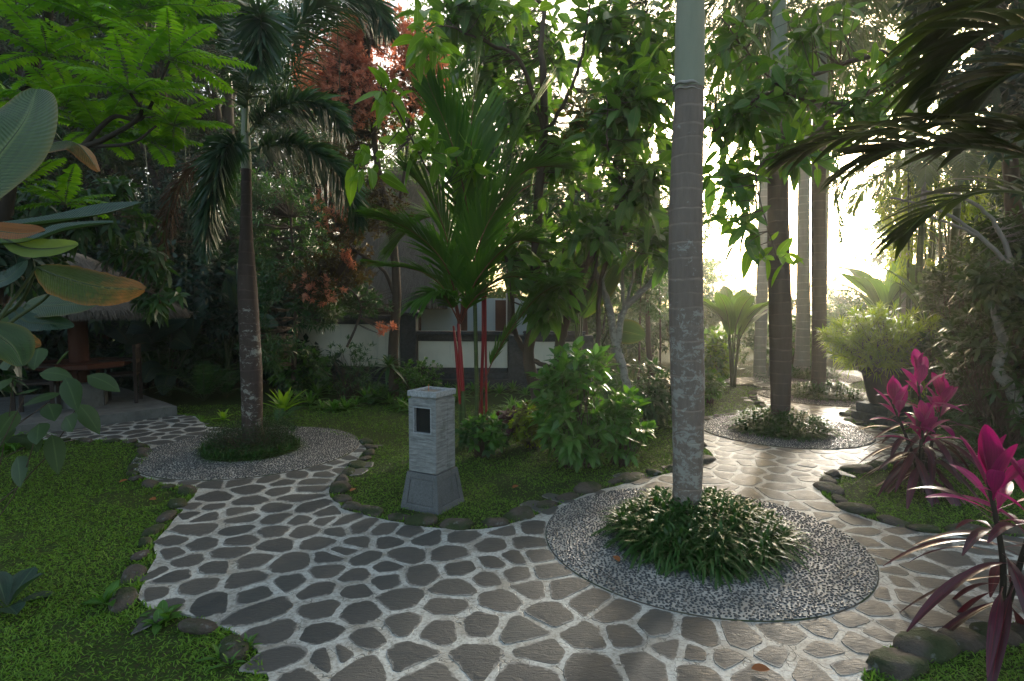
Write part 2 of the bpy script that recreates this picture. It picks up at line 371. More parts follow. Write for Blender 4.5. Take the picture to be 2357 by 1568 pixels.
# edge lines of the paving, traced on the ground
LEFT_EDGE = [(620,1568),(592,1500),(545,1462),(480,1432),(345,1405),(316,1380),(340,1320),(366,1240),(420,1180),(455,1130),(440,1122),(370,1116),(322,1096),(322,1080),(350,1045),(345,1028),(312,1016),(100,1012)]
MID_EDGE = [(825,1018),(843,1036),(820,1062),(790,1085),(765,1115),(760,1148),(790,1176),(850,1192),(900,1203),(980,1217),(1060,1223),(1150,1216),(1200,1202),(1240,1187),(1290,1165),(1360,1137),(1440,1115),(1540,1092),(1612,1080),(1642,1066),(1640,1048),(1618,1030),(1608,1000),(1615,975),(1650,963),(1720,956),(1768,951),(1768,938),(1742,920),(1740,906),(1780,898),(1735,889),(1660,882)]
FAR_EDGE = [(1500,878),(1640,875),(1780,866),(1830,857),(1900,852),(2010,856),(2030,868),(2000,874),(1965,881),(1938,893),(1965,903),(2008,912),(2012,932),(1955,944),(1935,956),(1942,970),(1992,985),(2050,998),(2110,1008),(2180,1014),(2357,1018)]
ISLAND_EDGE = [(2357,1060),(2200,1058),(2100,1063),(1960,1076),(1900,1090),(1880,1115),(1892,1142),(1932,1170),(1990,1195),(2050,1213),(2130,1230),(2220,1236),(2357,1240)]
NEAR_EDGE = [(2357,1440),(2260,1446),(2180,1458),(2105,1470),(2052,1492),(2012,1522),(1980,1568)]
def GL(l): return [G(x, y)[:2] for x, y in l]
def clean(p):
    out = [p[0]]
    for q in p[1:]:
        if np.linalg.norm(q - out[-1]) > 1e-3: out.append(q)
    return out
path_poly = [np.array([-0.95, -3.0])] + [np.array([-0.95, 1.6])] + GL(LEFT_EDGE) + [np.array([-7.5, 6.5]), np.array([-7.4, 5.6 + 1.3])] + GL([(50,1004),(408,957),(450,960),(478,985),(560,990),(680,994),(760,1000)]) + GL(MID_EDGE) + GL(FAR_EDGE) + \
    [np.array([14.0, 8.2]), np.array([14.0, 7.0])] + GL(ISLAND_EDGE) + [np.array([7.5, 4.6]), np.array([7.5, 2.9])] + GL(NEAR_EDGE) + [np.array([1.5, 1.6]), np.array([1.45, -3.0])]
def densify(P, step, jit):
    out = []
    for a, b in zip(P, P[1:] + P[:1]):
        k = max(1, int(np.linalg.norm(b - a) / step))
        for j in range(k):
            q = a + (b - a) * j / k
            out.append(q + (rng.normal(0, jit, 2) if j else 0))
    return out
path_poly = densify(clean(path_poly), .14, .012)
PP = np.array(path_poly)
def inside(pt, poly=PP):
    x, y = pt[..., 0], pt[..., 1]; r = np.zeros(x.shape, bool)
    a = poly; b = np.roll(poly, -1, 0)
    for (x1, y1), (x2, y2) in zip(a, b):
        c_ = ((y1 > y) != (y2 > y)) & (x < (x2 - x1) * (y - y1) / (y2 - y1 + 1e-12) + x1); r ^= c_
    return r
def sheet(name, poly, z, m, kind='structure'):
    tri = tessellate_polygon([[Vector((p[0], p[1], 0)) for p in poly]])
    b = MB(); n = len(poly); v = np.array([[p[0], p[1], z] for p in poly]); b.add(v, np.array(tri), smooth=False)
    skirt = v.copy(); skirt[:, 2] = -.02; i0 = b.n; b.add(skirt, np.zeros((0, 3), int))
    k = np.arange(n); k2 = (k + 1) % n; b.f.append((np.stack([k, k2, i0 + k2, i0 + k], -1), 0, False))
    return tag(b.build(name, m), kind=kind), b
RINGS = [(G(1614, 1300)[0] * 0 + 1.27, 3.79, 1.04, .57), (-2.83, 6.15, 1.12, .55), (3.42, 7.15, 1.02, .56), (5.36, 9.75, 1.05, .57), (6.45, 12.4, 1.05, .5)]
# mortar sheet with the flagstones set in it
tri = tessellate_polygon([[Vector((p[0], p[1], 0)) for p in PP]])
pathmb = MB(); n = len(PP); v = np.array([[p[0], p[1], .012] for p in PP]); pathmb.add(v, np.array(tri), smooth=False)
sk = v.copy(); sk[:, 2] = -.03; i0 = pathmb.n; pathmb.add(sk, np.zeros((0, 3), int)); k = np.arange(n); k2 = (k + 1) % n
pathmb.f.append((np.stack([k, k2, i0 + k2, i0 + k], -1), 0, False))
S4 = [(120,525),(290,540),(465,550),(120,625),(315,615),(600,600),(830,585),(1040,640),(1130,535),(1310,530),(1285,625),(155,740),(445,715),(740,695),(305,795),(550,855),(830,810),(1070,770),(1205,735),(1335,720),(1415,825),(110,855),(295,893),(115,950),(780,935),(1000,870),(1220,840),(400,1010),(1110,1020),(1320,945),(1520,945),(720,1065),(120,1110),(1700,1040),(1450,1120),(440,1195),(960,1195),(665,1235),(1250,1240),(1880,1115),(170,1300),(1700,1280),(1955,1265),(2150,1220),(460,1415),(940,1430),(1370,1390),(1720,1500),(2100,1470),(2290,1370),(140,1510),(1290,1540),(600,1570),(-20,1410),(20,690),(-30,480)]
S3 = [(2060,160),(2230,150),(1960,205),(2150,203),(1730,255),(1940,265),(2110,250),(1490,318),(1720,338),(2040,312),(1320,380),(1440,380),(1910,382),(2150,385),(1320,428),(1640,408),(2260,412),(1430,440),(1690,455),(1920,460),(2060,468),(2270,475),(1350,540),(1640,540),(1890,548),(2110,548),(2320,550),(1190,610),(1385,640),(1670,612),(1900,640),(2210,615),(1165,705),(1590,695),(1280,760),(1480,795),(1740,750),(2010,770),(2290,730),(1060,830),(1200,860),(1700,885),(2010,900),(2260,820),(1350,930),(1440,1045),(1055,980),(1760,985),(2200,950),(1150,1075),(1830,1090),(2220,1090),(1910,1245),(2220,1255),(1975,1425),(2260,1430),(2040,1560),(1040,130),(1150,190),(1310,205),(1450,215),(1660,195),(1860,185)]
S5 = [(140,1280),(420,1300),(700,1260),(60,1400),(310,1440),(630,1410),(980,1220),(980,1390),(1180,1170),(1220,1310),(1320,1090),(1480,1210),(1330,1250),(1350,960),(1330,870),(1490,890),(1560,1000),(1620,1120),(1680,900),(1460,820),(1600,800),(1850,1040),(1330,760),(1410,710),(1460,620),(1270,620),(1070,485),(1160,480),(1250,545),(1500,530),(1700,620),(1850,720),(950,440),(840,430),(930,375),(800,380),(640,355),(500,300),(640,300),(820,290),(700,240),(870,1500),(100,1520),(480,1540),(1100,1480)]
sites = [G(785.8 + x / 3, 1045 + y / 3)[:2] for x, y in S4] + [G(x / 3, 1045 + y / 3)[:2] for x, y in S3] + [G(1571 + x / 3, 1045 + y / 3)[:2] for x, y in S5]
sites = [s for s in sites]
def ring_clear(p, pad): return all(math.hypot(p[0] - r[0], p[1] - r[1]) > r[2] + pad for r in RINGS)
B2 = np.roll(PP, -1, 0)
cand = np.stack([rng.uniform(-8, 13, 60000), rng.uniform(-2.5, 13.8, 60000)], -1); cand = cand[inside(cand)]
grid = {}
def gput(p): grid.setdefault((int(p[0] // .25), int(p[1] // .25)), []).append(p)
def gnear(p, r):
    i, j = int(p[0] // .25), int(p[1] // .25); k = int(r // .25) + 1
    return [q for a in range(i - k, i + k + 1) for b in range(j - k, j + k + 1) for q in grid.get((a, b), ()) if (q[0] - p[0]) ** 2 + (q[1] - p[1]) ** 2 < r * r]
NT = len(sites)
for s in sites: gput(s)
traced = np.array(sites)
for c_ in cand:
    if not ring_clear(c_, .03): continue
    r_ = rng.choice([.14, .19, .25, .31]) * (1 if c_[1] < 6 else 1.1)
    if np.min(np.hypot(*(traced - c_).T)) < .27 and c_[1] < 5.0: continue
    if not gnear(c_, r_): gput(c_); sites.append(c_)
def clip(poly, p, nv):
    out = []; k = len(poly)
    for i in range(k):
        a, b = poly[i], poly[(i + 1) % k]; da = (a - p) @ nv; db = (b - p) @ nv
        if da <= 0: out.append(a)
        if (da < 0) != (db < 0) and da != db: out.append(a + (b - a) * da / (da - db))
    return out
for s in sites:
    if not inside(s[None])[0] or not ring_clear(s, -.05): continue
    gap = rng.uniform(.008, .023) if s[1] < 8 else .014
    a = rng.uniform(0, 6.28); h = .27
    poly = [s + h * np.array([math.cos(a + q), math.sin(a + q)]) for q in np.linspace(0, 2 * np.pi, 9)[:-1]]
    for q in gnear(s, .6):
        d = q - s; L = math.hypot(*d)
        if L < 1e-6: continue
        poly = clip(poly, s + d / L * (L / 2 - gap), d / L)
        if len(poly) < 3: break
    for rx, ry, rr, _ in RINGS:
        d = np.array([rx, ry]) - s; L = math.hypot(*d)
        if L < rr + .5 and len(poly) > 2: poly = clip(poly, s + d / L * (L - rr - .004), d / L)
    dd = np.linalg.norm(PP - s, axis=1)
    for j in np.argsort(dd)[:6]:
        if dd[j] < .45 and len(poly) > 2:
            d = PP[j] - s; L = dd[j]; 
            if L > .03: poly = clip(poly, s + d / L * max(L - .03, .02), d / L)
    if len(poly) < 3: continue
    q = np.array(poly)
    for it in range(2):
        nx = np.roll(q, -1, 0); ln = np.linalg.norm(nx - q, axis=1)
        q = np.stack([q * .86 + nx * .14, q * .14 + nx * .86], 1).reshape(-1, 2)
    # even out the outline and roughen it
    seg = np.linalg.norm(np.roll(q, -1, 0) - q, axis=1); cs = np.concatenate([[0], np.cumsum(seg)]); per = cs[-1]
    if per < .22: continue
    k = int(np.clip(per / .018, 14, 60)) if s[1] < 6 else 14
    u = np.linspace(0, per, k, endpoint=False); qc = np.vstack([q, q[:1]])
    q = np.stack([np.interp(u, cs, qc[:, 0]), np.interp(u, cs, qc[:, 1])], -1)
    cen = q.mean(0); th = np.linspace(0, 2 * np.pi, k, endpoint=False); ph = rng.random(4) * 6.28
    q = cen + (q - cen) * (1 + .025 * np.sin(3 * th + ph[0]) + .018 * np.sin(7 * th + ph[1]) + rng.normal(0, .014, k))[:, None]
    hz = rng.uniform(.0128, .0155); tl = rng.normal(0, .0009, 2)
    top = np.column_stack([q * .97 + cen * .03, hz + ((q - cen) @ tl) / .15]); bot = np.column_stack([q, np.full(k, .009)]); mid = np.column_stack([q * .6 + cen * .4, hz + .0015 + ((q - cen) * .6 @ tl) / .15])
    rn = rng.random(); A = np.zeros((3 * k + 1, 3)); A[:k, 1] = 1; A[k:2 * k, 1] = 1; A[2 * k:3 * k, 1] = .6; A[:, 2] = rn
    ii = np.arange(k); jj = (ii + 1) % k
    V = np.vstack([bot, top, mid, [[cen[0], cen[1], hz + .002]]])
    b0 = pathmb.n; pathmb.add(V, np.stack([ii, jj, k + jj, k + ii], -1), 1, A, smooth=False)
    pathmb.f.append((b0 + np.stack([k + ii, k + jj, 2 * k + jj, 2 * k + ii], -1), 1, False))
    pathmb.f.append((b0 + np.stack([2 * k + ii, 2 * k + jj, np.full(k, 3 * k)], -1), 1, True))
tag(pathmb.build('path', [M['mortar'], M['flag']]), kind='structure')
# pebble rings round the palms
def make_ring(rr, ri):
    b = MB(); k = 72; th = np.linspace(0, 2 * np.pi, k, endpoint=False)
    lathe(b, (0, 0, 0), [(rr, -.02), (rr, .0145), (rr - .006, .0155)], k, 2)
    lathe(b, (0, 0, 0), [(rr - .006, .0155), (rr - .012, .017), (ri, .017), (ri * .4, .02), (.01, .02)], k, 0)
    n = 26000; r = np.sqrt(rng.uniform((ri * .82) ** 2, (rr - .009) ** 2, n)); a = rng.uniform(0, 6.283, n)
    p = np.stack([r * np.cos(a), r * np.sin(a)], -1); keep = []; gd = {}
    for q in p:
        i, j = int(q[0] // .016), int(q[1] // .016)
        if any((o[0] - q[0]) ** 2 + (o[1] - q[1]) ** 2 < .0152 ** 2 for x in (i - 1, i, i + 1) for y in (j - 1, j, j + 1) for o in gd.get((x, y), ())): continue
        gd.setdefault((i, j), []).append(q); keep.append(q)
    p = np.array(keep); n = len(p)
    s = 7; aa = np.linspace(0, 2 * np.pi, s, endpoint=False)
    ax = rng.uniform(.0078, .0125, n); ay = ax * rng.uniform(.5, .85, n); hh = rng.uniform(.004, .0085, n); ro = np.arctan2(p[:, 1], p[:, 0]) + np.pi / 2 + rng.normal(0, .8, n)
    prof = [(1.0, -.35), (.86, .55), (.42, .95)]
    rows = []
    tl = rng.normal(0, .25, (n, 2))
    for pr, hz in prof:
        lx = ax[:, None] * pr * np.cos(aa) * (1 + rng.normal(0, .06, (n, s))); ly = ay[:, None] * pr * np.sin(aa) * (1 + rng.normal(0, .06, (n, s)))
        x = lx * np.cos(ro)[:, None] - ly * np.sin(ro)[:, None] + p[:, :1]; y = lx * np.sin(ro)[:, None] + ly * np.cos(ro)[:, None] + p[:, 1:]
        z = .017 + (hh * hz)[:, None] + lx * tl[:, :1] + ly * tl[:, 1:]
        rows.append(np.stack([x, y, z + 0 * x], -1))
    V = np.concatenate(rows, 1); V = np.concatenate([V, np.stack([p[:, 0], p[:, 1], .017 + hh], -1)[:, None]], 1)
    m_ = 3 * s + 1; base = (np.arange(n) * m_)[:, None, None]
    ii = np.arange(s); jj = (ii + 1) % s; q1 = np.concatenate([np.stack([ii, jj, s + jj, s + ii], -1), np.stack([s + ii, s + jj, 2 * s + jj, 2 * s + ii], -1)])
    A = np.zeros((n, m_, 3)); A[..., 2] = rng.random(n)[:, None]
    b0 = b.n; b.add(V, (base + q1[None]).reshape(-1, 4), 1, A)
    b.f.append((b0 + (base + np.stack([2 * s + ii, 2 * s + jj, np.full(s, 3 * s)], -1)[None]).reshape(-1, 3), 1, True))
    return b.build('pebble_paving', [M['pmortar'], M['pebble'], M['rock']])
ring0 = make_ring(1.0, .5); tag(ring0, kind='structure')
for i, (x, y, r_, _) in enumerate(RINGS):
    o = ring0 if i == 0 else ring0.copy()
    if i: coll.objects.link(o)
    o.location = (x, y, .002 * (i + 1)); o.scale = (r_, r_, 1); o.rotation_euler = (0, 0, i * 1.3)
# ---------------------------------------------------------------- edging rocks
def rock_mesh(seed):
    r = np.random.default_rng(seed); b = MB(); nu, nv = 14, 9
    u = np.linspace(0, 2 * np.pi, nu, endpoint=False); vv = np.linspace(-np.pi / 2, np.pi / 2, nv)
    uu, v2 = np.meshgrid(u, vv); d = np.stack([np.cos(v2) * np.cos(uu), np.cos(v2) * np.sin(uu), np.sin(v2)], -1)
    k = r.normal(0, 1.6, (7, 3)); f = np.ones(uu.shape)
    for j in range(7): f += .075 * np.sin(d @ k[j] * 1.6 + r.random() * 6)
    f = np.minimum(f, 1.08)
    V = np.sign(d) * np.abs(d) ** .8 * f[..., None] * np.array([.5, .36, .3]); i = np.arange(nu * nv).reshape(nv, nu); j = np.roll(i, -1, 1)
    b.add(V, np.stack([i[:-1], j[:-1], j[1:], i[1:]], -1).reshape(-1, 4))
    return b.build('edging_rock', M['rock'])
rocks = [rock_mesh(s) for s in range(7)]; used_rock = set(); rnum = [0]
ORD = ['first','second','third','fourth','fifth','sixth','seventh','eighth','ninth','tenth','eleventh','twelfth','thirteenth','fourteenth','fifteenth','sixteenth','seventeenth','eighteenth','nineteenth','twentieth']
ORD += ['twenty-' + o for o in ORD[:9]] + ['thirtieth'] + ['thirty-' + o for o in ORD[:9]]
def rock_row(line, spacing, size, off, text, group, skip=(), start=0, z=.02):
    p = np.array([G(x, y)[:2] for x, y in line]); sg = np.linalg.norm(np.diff(p, axis=0), axis=1); cs = np.concatenate([[0], np.cumsum(sg)])
    s = .08; k = start
    while s < cs[-1] - .05:
        x = np.interp(s, cs, p[:, 0]); y = np.interp(s, cs, p[:, 1]); x2 = np.interp(s + .03, cs, p[:, 0]); y2 = np.interp(s + .03, cs, p[:, 1])
        dx, dy = x2 - x, y2 - y; l = math.hypot(dx, dy) + 1e-9; nx, ny = -dy / l * off, dx / l * off
        sz = size * rng.uniform(.7, 1.3)
        vi = rnum[0] % 7; rnum[0] += 1
        o = rocks[vi] if vi not in used_rock else rocks[vi].copy()
        if vi in used_rock: coll.objects.link(o)
        used_rock.add(vi)
        o.location = (x + nx, y + ny, z - sz * .04); o.scale = (sz * 1.15, sz, sz * rng.uniform(.45, .75)); o.rotation_euler = (rng.normal(0, .12), rng.normal(0, .12), math.atan2(dy, dx) + rng.normal(0, .25))
        tag(o, text % ORD[k], 'rock', group)
        s += spacing * sz / size * rng.uniform(.9, 1.15); k += 1
    return k
rock_row(LEFT_EDGE[1:13], .25, .14, .07, 'mossy dark rock edging the left lawn, %s from the bottom edge', 'rocks edging the left lawn')
rock_row(LEFT_EDGE[12:], .3, .17, .06, 'low mossy rock before the thatched shelter, %s counted from the pebble ring', 'rocks edging the lawn before the shelter')
rock_row(MID_EDGE[:21], .25, .19, .07, 'rounded brown rock edging the lantern lawn, %s counted from the left palm', 'rocks edging the lantern lawn')
rock_row(MID_EDGE[21:], .28, .18, .06, 'grey rounded rock edging the sunny far lawn, %s counted outward along the path', 'rocks edging the far lawn')
rock_row(FAR_EDGE[11:19], .30, .18, .06, 'grey rock edging the bed of the black pot, %s counted from the far end', 'rocks edging the pot bed')
rock_row(ISLAND_EDGE[1:], .27, .22, .07, 'dark rounded rock edging the pink cordyline lawn, %s from its back', 'rocks edging the cordyline lawn')
rock_row(NEAR_EDGE, .22, .21, .08, 'large mortared rock edging the bottom right bed, %s from the right edge', 'rocks edging the corner bed')
# ---------------------------------------------------------------- lawn
M['grass'] = leafmat('grass_blade', (.09, .20, .018), (.17, .31, .035), .3, .55, .25, tcol=(1.5, 1.6, .4), patch=2.0)
NB = 460000
d = 1.7 * (13 / 1.7) ** (rng.random(NB) ** .8); xw = rng.uniform(-1.3, 1.3, NB) * d
p = np.stack([xw, d], -1); ok = ~inside(p)
for rx, ry, rr, _ in RINGS: ok &= np.hypot(p[:, 0] - rx, p[:, 1] - ry) > rr + .02
ok &= ~((d > 8.9) & (xw < 2.2)) 
p = p[ok]; n = len(p)
# thinner, trodden patches
pn = np.sin(p[:, 0] * 2.1 + 1.3 * np.sin(p[:, 1] * 1.7)) * np.sin(p[:, 1] * 2.9 + np.sin(p[:, 0] * 3.3))
pn = pn + .5 * np.sin(p[:, 0] * 9.1 + np.sin(p[:, 1] * 7)) * np.sin(p[:, 1] * 8.3 + np.sin(p[:, 0] * 5)); p = p[(pn < .55) | (rng.random(n) < .3)]; n = len(p)
th = rng.uniform(0, 6.283, n); el = rng.uniform(.15, 1.1, n)
D = np.stack([np.cos(th) * np.cos(el), np.sin(th) * np.cos(el), np.sin(el)], -1)
sz = rng.uniform(.7, 1.3, n) * np.clip(.75 + p[:, 1] * .06, .8, 1.4)
en = 26000; ei = rng.integers(0, len(PP), en); B3 = np.roll(PP, -1, 0); ed_ = PP[ei] + (B3[ei] - PP[ei]) * rng.random((en, 1)); tv = nrm(B3[ei] - PP[ei]); nv_ = np.stack([tv[:, 1], -tv[:, 0]], -1)
for sgn in (1, -1):
    pe = ed_ + nv_ * sgn * (np.abs(rng.normal(0, .05, (en, 1))) + .004); oke = ~inside(pe) & (pe[:, 1] > 2) & (pe[:, 1] < 11) & (np.sin(pe[:, 0] * 5.1) + np.sin(pe[:, 1] * 6.3 + pe[:, 0]) > -.6); pe = pe[oke]
    if sgn == 1: edge_pts = pe
    else: edge_pts = np.concatenate([edge_pts, pe])
p = np.concatenate([p, edge_pts]); n = len(p); th = np.concatenate([th, rng.uniform(0, 6.283, len(edge_pts))]); el = np.concatenate([el, rng.uniform(.6, 1.4, len(edge_pts))])
D = np.stack([np.cos(th) * np.cos(el), np.sin(th) * np.cos(el), np.sin(el)], -1)
sz = np.concatenate([sz, rng.uniform(1.0, 2.0, len(edge_pts))])
gb = MB(); blades(gb, np.column_stack([p, rng.uniform(0, .008, n)]), D, np.tile(Z, (n, 1)) + rng.normal(0, .3, (n, 3)), .031 * sz, .0078 * sz, P_blade, 2, .35, 0, mat=0)
tag(gb.build('grass', M['grass']), kind='stuff')
# ================================================================ LANTERN
def stone(name, a, b, sx, st, rough=.85):
    m = mat(name, a, rough, .25); g = NG(m); co = g.coord()
    h = g.noise(g.mapn(co, sx), 1.0, 4, .65); c = g.mix(g.ramp(h, [(.33, 0.), (.67, 1.)]), a, b); c = g.mix(g.ramp(g.noise(co, 220, 2), [(.6, 0.), (.7, .5)]), c, tuple(x * .35 for x in a))
    c = g.mix(g.ramp(g.noise(co, 5, 4), [(.45, 0.), (.75, .5)]), c, tuple(x * .6 for x in b))
    c = g.mix(g.ramp(g.noise(g.mapn(co, (1, 1, .35)), 9, 4, .7), [(.56, 0.), (.72, .55)]), c, (.05, .06, .03)); g.l(c, g.b.inputs['Base Color']); g.bump(h, st, .012); return m
M['chisel'] = stone('chiselled_grey_stone', (.13, .135, .13), (.30, .31, .30), (8, 8, 50), 1.0)
M['cut'] = stone('smooth_grey_stone', (.22, .23, .23), (.40, .42, .42), (60, 60, 60), .3)
M['cast'] = stone('dark_cast_stone', (.085, .09, .09), (.15, .155, .155), (90, 90, 90), .35)
M['glass'] = mat('dark_glass', (.012, .014, .016), .12, .5); M['sand'] = mat('sand', (.22, .19, .15), .95)
M['incense'] = mat('incense', (.55, .14, .04), .7)
def lantern(loc, rz, label, sc=1.0):
    root = thing('stone_lantern', loc, label, 'stone lantern')
    L = np.array(root.location)
    b = MB()
    def fr(w0, w1, z0, z1):   # plinth: a tapering block, each side with a sunken panel
        for q in range(4):
            a = q * math.pi / 2; ca, sa = math.cos(a), math.sin(a)
            def P(u, v, dep):
                w = (w0 + (w1 - w0) * v) / 2; x = w - dep; y = u * w; z = z0 + (z1 - z0) * v
                return (x * ca - y * sa, x * sa + y * ca, z)
            A = [(-1, 0, 0), (1, 0, 0), (1, 1, 0), (-1, 1, 0)]
            k, lo, hi = .72, .16, .86
            B = [(-k, lo, 0), (k, lo, 0), (k, hi, 0), (-k, hi, 0)]
            C_ = [(-k * .97, lo + .02, .009), (k * .97, lo + .02, .009), (k * .97, hi - .02, .009), (-k * .97, hi - .02, .009)]
            D_ = [(-k * .93, lo + .05, .004), (k * .93, lo + .05, .004), (k * .93, hi - .05, .004), (-k * .93, hi - .05, .004)]
            v = [P(*t) for t in A + B + C_ + D_]; F = []
            for r_ in range(3):
                for j in range(4): F.append((r_ * 4 + j, r_ * 4 + (j + 1) % 4, r_ * 4 + 4 + (j + 1) % 4, r_ * 4 + 4 + j))
            F.append((12, 13, 14, 15)); b.add(np.array(v) + L, F, smooth=False)
        w = w1 / 2; b.add(np.array([(-w, -w, z1), (w, -w, z1), (w, w, z1), (-w, w, z1)]) + L, [(0, 1, 2, 3)], smooth=False)
    fr(.365, .285, -.01, .285); b.build('base', M['cast'], root)
    b = MB(); h, w, z0, z1 = .57, .26, .29, .86
    box(b, L + [0, 0, .286], (.235, .235, .006))
    dep = .15; wl, wr = w * .17 - w / 2, w * .83 - w / 2; zt, zb = z1 - .10 * h, z1 - .47 * h
    box(b, L + [dep / 2, 0, .292], (w - dep, w, h - .002), bev=.004)
    xf = -w / 2 + dep / 2
    def sl(y0, y1, za, zc): box(b, L + [xf, (y0 + y1) / 2, za], (dep, y1 - y0, zc - za))
    # local +y runs to the picture's left
    sl(-w / 2, -wr, .292, z1); sl(-wl, w / 2, .292, z1); sl(-wr, -wl, .292, zb); sl(-wr, -wl, zt, z1)
    box(b, L + [0, 0, z1], (.235, .235, .022))
    body = b.build('body', M['chisel'], root)
    b = MB(); yl, yr = -wl, -wr; t_ = .008; x = -w / 2 + .012
    for (ya, yb, za, zc) in ((yl - t_, yl, zb, zt), (yr, yr + t_, zb, zt), (yr + t_, yl - t_, zb, zb + t_), (yr + t_, yl - t_, zt - t_, zt)):
        box(b, L + [x, (ya + yb) / 2, za], (.03, yb - ya, zc - za))
    b.build('window_frame', M['cut'], body)
    b = MB(); box(b, L + [-w / 2 + .035, (yl + yr) / 2, zb + t_], (.004, yl - yr - 2 * t_, zt - zb - 2 * t_)); b.build('window_pane', M['glass'], body)
    b = MB(); zc = z1 + .022; wc = .275; hc = .042; tw = .045
    for s_ in (-1, 1):
        box(b, L + [0, s_ * (wc - tw) / 2, zc], (wc, tw, hc), bev=.003); box(b, L + [s_ * (wc - tw) / 2, 0, zc], (tw - .006, wc - 2 * tw, hc - .001))
    cap = b.build('cap', M['cut'], root)
    b = MB(); box(b, L + [0, 0, zc], (wc - 2 * tw, wc - 2 * tw, .028)); b.build('sand', M['sand'], cap)
    root.rotation_euler = (0, 0, rz); root.scale = (sc, sc, sc)
    return root
c0 = G(1009, 1188)[:2]; u = np.array([.47, .883]); v = np.array([-.883, .47]); cc = c0 + .182 * u + .182 * v
lan = lantern((cc[0], cc[1], .004), math.atan2(.883, .47), 'tall grey chiselled stone lantern on the lawn by the path fork')
inc = MB(); tube(inc, [(cc[0] - .03, cc[1] + .03, .91), (cc[0] - .03, cc[1] + .03, .965)], [.0025, .0022], 6, cap=True)
tag(inc.build('incense_stick', M['incense'], loc=(cc[0] - .03, cc[1] + .03, .91)), 'thin orange incense stick standing in the sand of the stone lantern', 'incense stick')
g2 = G(1786, 868); lantern((g2[0], g2[1], 0), R(20), 'small pale stone lantern far off, half behind the second palm trunk', .8)
# ================================================================ GARDEN WALL
def wallmat():
    m = mat('cream_plaster', (.62, .58, .48), .9, .2); g = NG(m); co = g.coord()
    c = g.mix(g.ramp(g.noise(co, 2.0, 4), [(.4, 0.), (.75, 1.)]), (.76, .72, .61), (.60, .57, .48)); c = g.mix(g.ramp(g.noise(g.mapn(co, (8, 8, 1)), 1.5, 4), [(.6, 0.), (.75, .35)]), c, (.30, .31, .27))
    g.l(c, g.b.inputs['Base Color']); g.bump(g.noise(g.mapn(co, (1, 1, 4)), 9, 4), .35, .01); return m
M['plaster'] = wallmat(); M['lava'] = stone('dark_lava_stone', (.028, .034, .038), (.07, .08, .085), (20, 20, 20), .6)
P0 = W(690, 700, 11.25); P1 = W(942, 700, 10.85); P2 = W(1189, 700, 10.7); P3 = W(1345, 700, 10.6)
wl = thing('garden_wall', (P1[0], P1[1], 0), 'low cream plaster wall framed in dark lava stone behind the bromeliads', 'wall')
def wbox(b, A, B, ta, tb, z0, z1, th, oy=0):
    d = B[:2] - A[:2]; L = np.hypot(*d); rz = math.atan2(d[1], d[0]); c = A[:2] + d * (ta + tb) / 2
    n = np.array([-d[1], d[0]]) / L * oy
    box(b, (c[0] + n[0], c[1] + n[1], z0), (L * (tb - ta), th, z1 - z0), rz, bev=0.006)
for (A, B, ta, tb, zp0, zp1, zt) in ((P0, P1, 0, .92, .40, 1.21, 1.39), (P1, P2, .09, .92, .40, .90, 1.09), (P2, P3, .12, 1, .40, .90, 1.09)):
    b = MB(); wbox(b, A, B, ta + .0, tb - .0, zp0, zp1, .16); b.build('plaster_panel', M['plaster'], wl)
    b = MB(); wbox(b, A, B, ta - .003, tb + .003, zp1 + .001, zt - .075, .20); wbox(b, A, B, ta - .01, tb + .01, zt - .074, zt - .03, .34); wbox(b, A, B, ta - .02, tb + .02, zt - .03, zt, .26); b.build('coping', M['lava'], wl)
    b = MB(); wbox(b, A, B, ta - .003, tb + .003, .30, .398, .22); wbox(b, A, B, ta - .01, tb + .01, .20, .297, .30); wbox(b, A, B, ta - .02, tb + .02, -.02, .197, .42); b.build('plinth', M['lava'], wl)
for (P, ht) in ((P1, 1.42), (P2, 1.04), (P3, 1.04)):
    b = MB(); box(b, (P[0], P[1] - .03, -.02), (.30, .32, ht), bev=.01); pl = b.build('pillar', M['lava'], wl)
    if ht > 1.2:
        b = MB(); box(b, (P[0], P[1] - .03, ht - .02), (.46, .46, .05), bev=.01); box(b, (P[0], P[1] - .03, ht + .03), (.42, .42, .12), taper=.12); b.build('pillar_cap', M['lava'], pl)
# ================================================================ HOUSE BEHIND THE WALL
def thatchmat(n, a, b):
    m = mat(n, a, .95, .1); g = NG(m); co = g.coord(); at = g.attr()
    c = g.mix(g.noise(g.mapn(co, (30, 30, 6)), 1.0, 4, .7), a, b); c = g.mix(g.math('MULTIPLY', at[2], .5), c, tuple(x * .5 for x in a)); g.l(c, g.b.inputs['Base Color']); g.bump(g.noise(g.mapn(co, (40, 40, 8)), 1, 3), .8, .02); return m
M['thatch'] = thatchmat('grey_thatch', (.09, .08, .065), (.17, .155, .13)); M['bluewall'] = mat('pale_blue_wall', (.42, .52, .56), .8); M['redwood'] = barkmat('red_brown_wood', (.10, .035, .02), (.05, .016, .01), scale=.6, rough=.5)
M['timber_and_shade'] = mat('dark_timber_and_shade', (.03, .022, .018), .8); M['whitewood'] = mat('white_painted_wood', (.55, .55, .5), .6)
hs = thing('house', W(1000, 700, 15), 'house with a grey thatched roof half hidden behind the garden wall', 'house')
hs.location.z = 0
def X_(x, d): return W(x, 700, d)[0]
b = MB(); x0, x1 = X_(770, 15), X_(1225, 15)
box(b, ((x0 + x1) / 2, 16.6, 0), (x1 - x0, 3.2, 1.75)); hw = b.build('wall', M['bluewall'], hs)
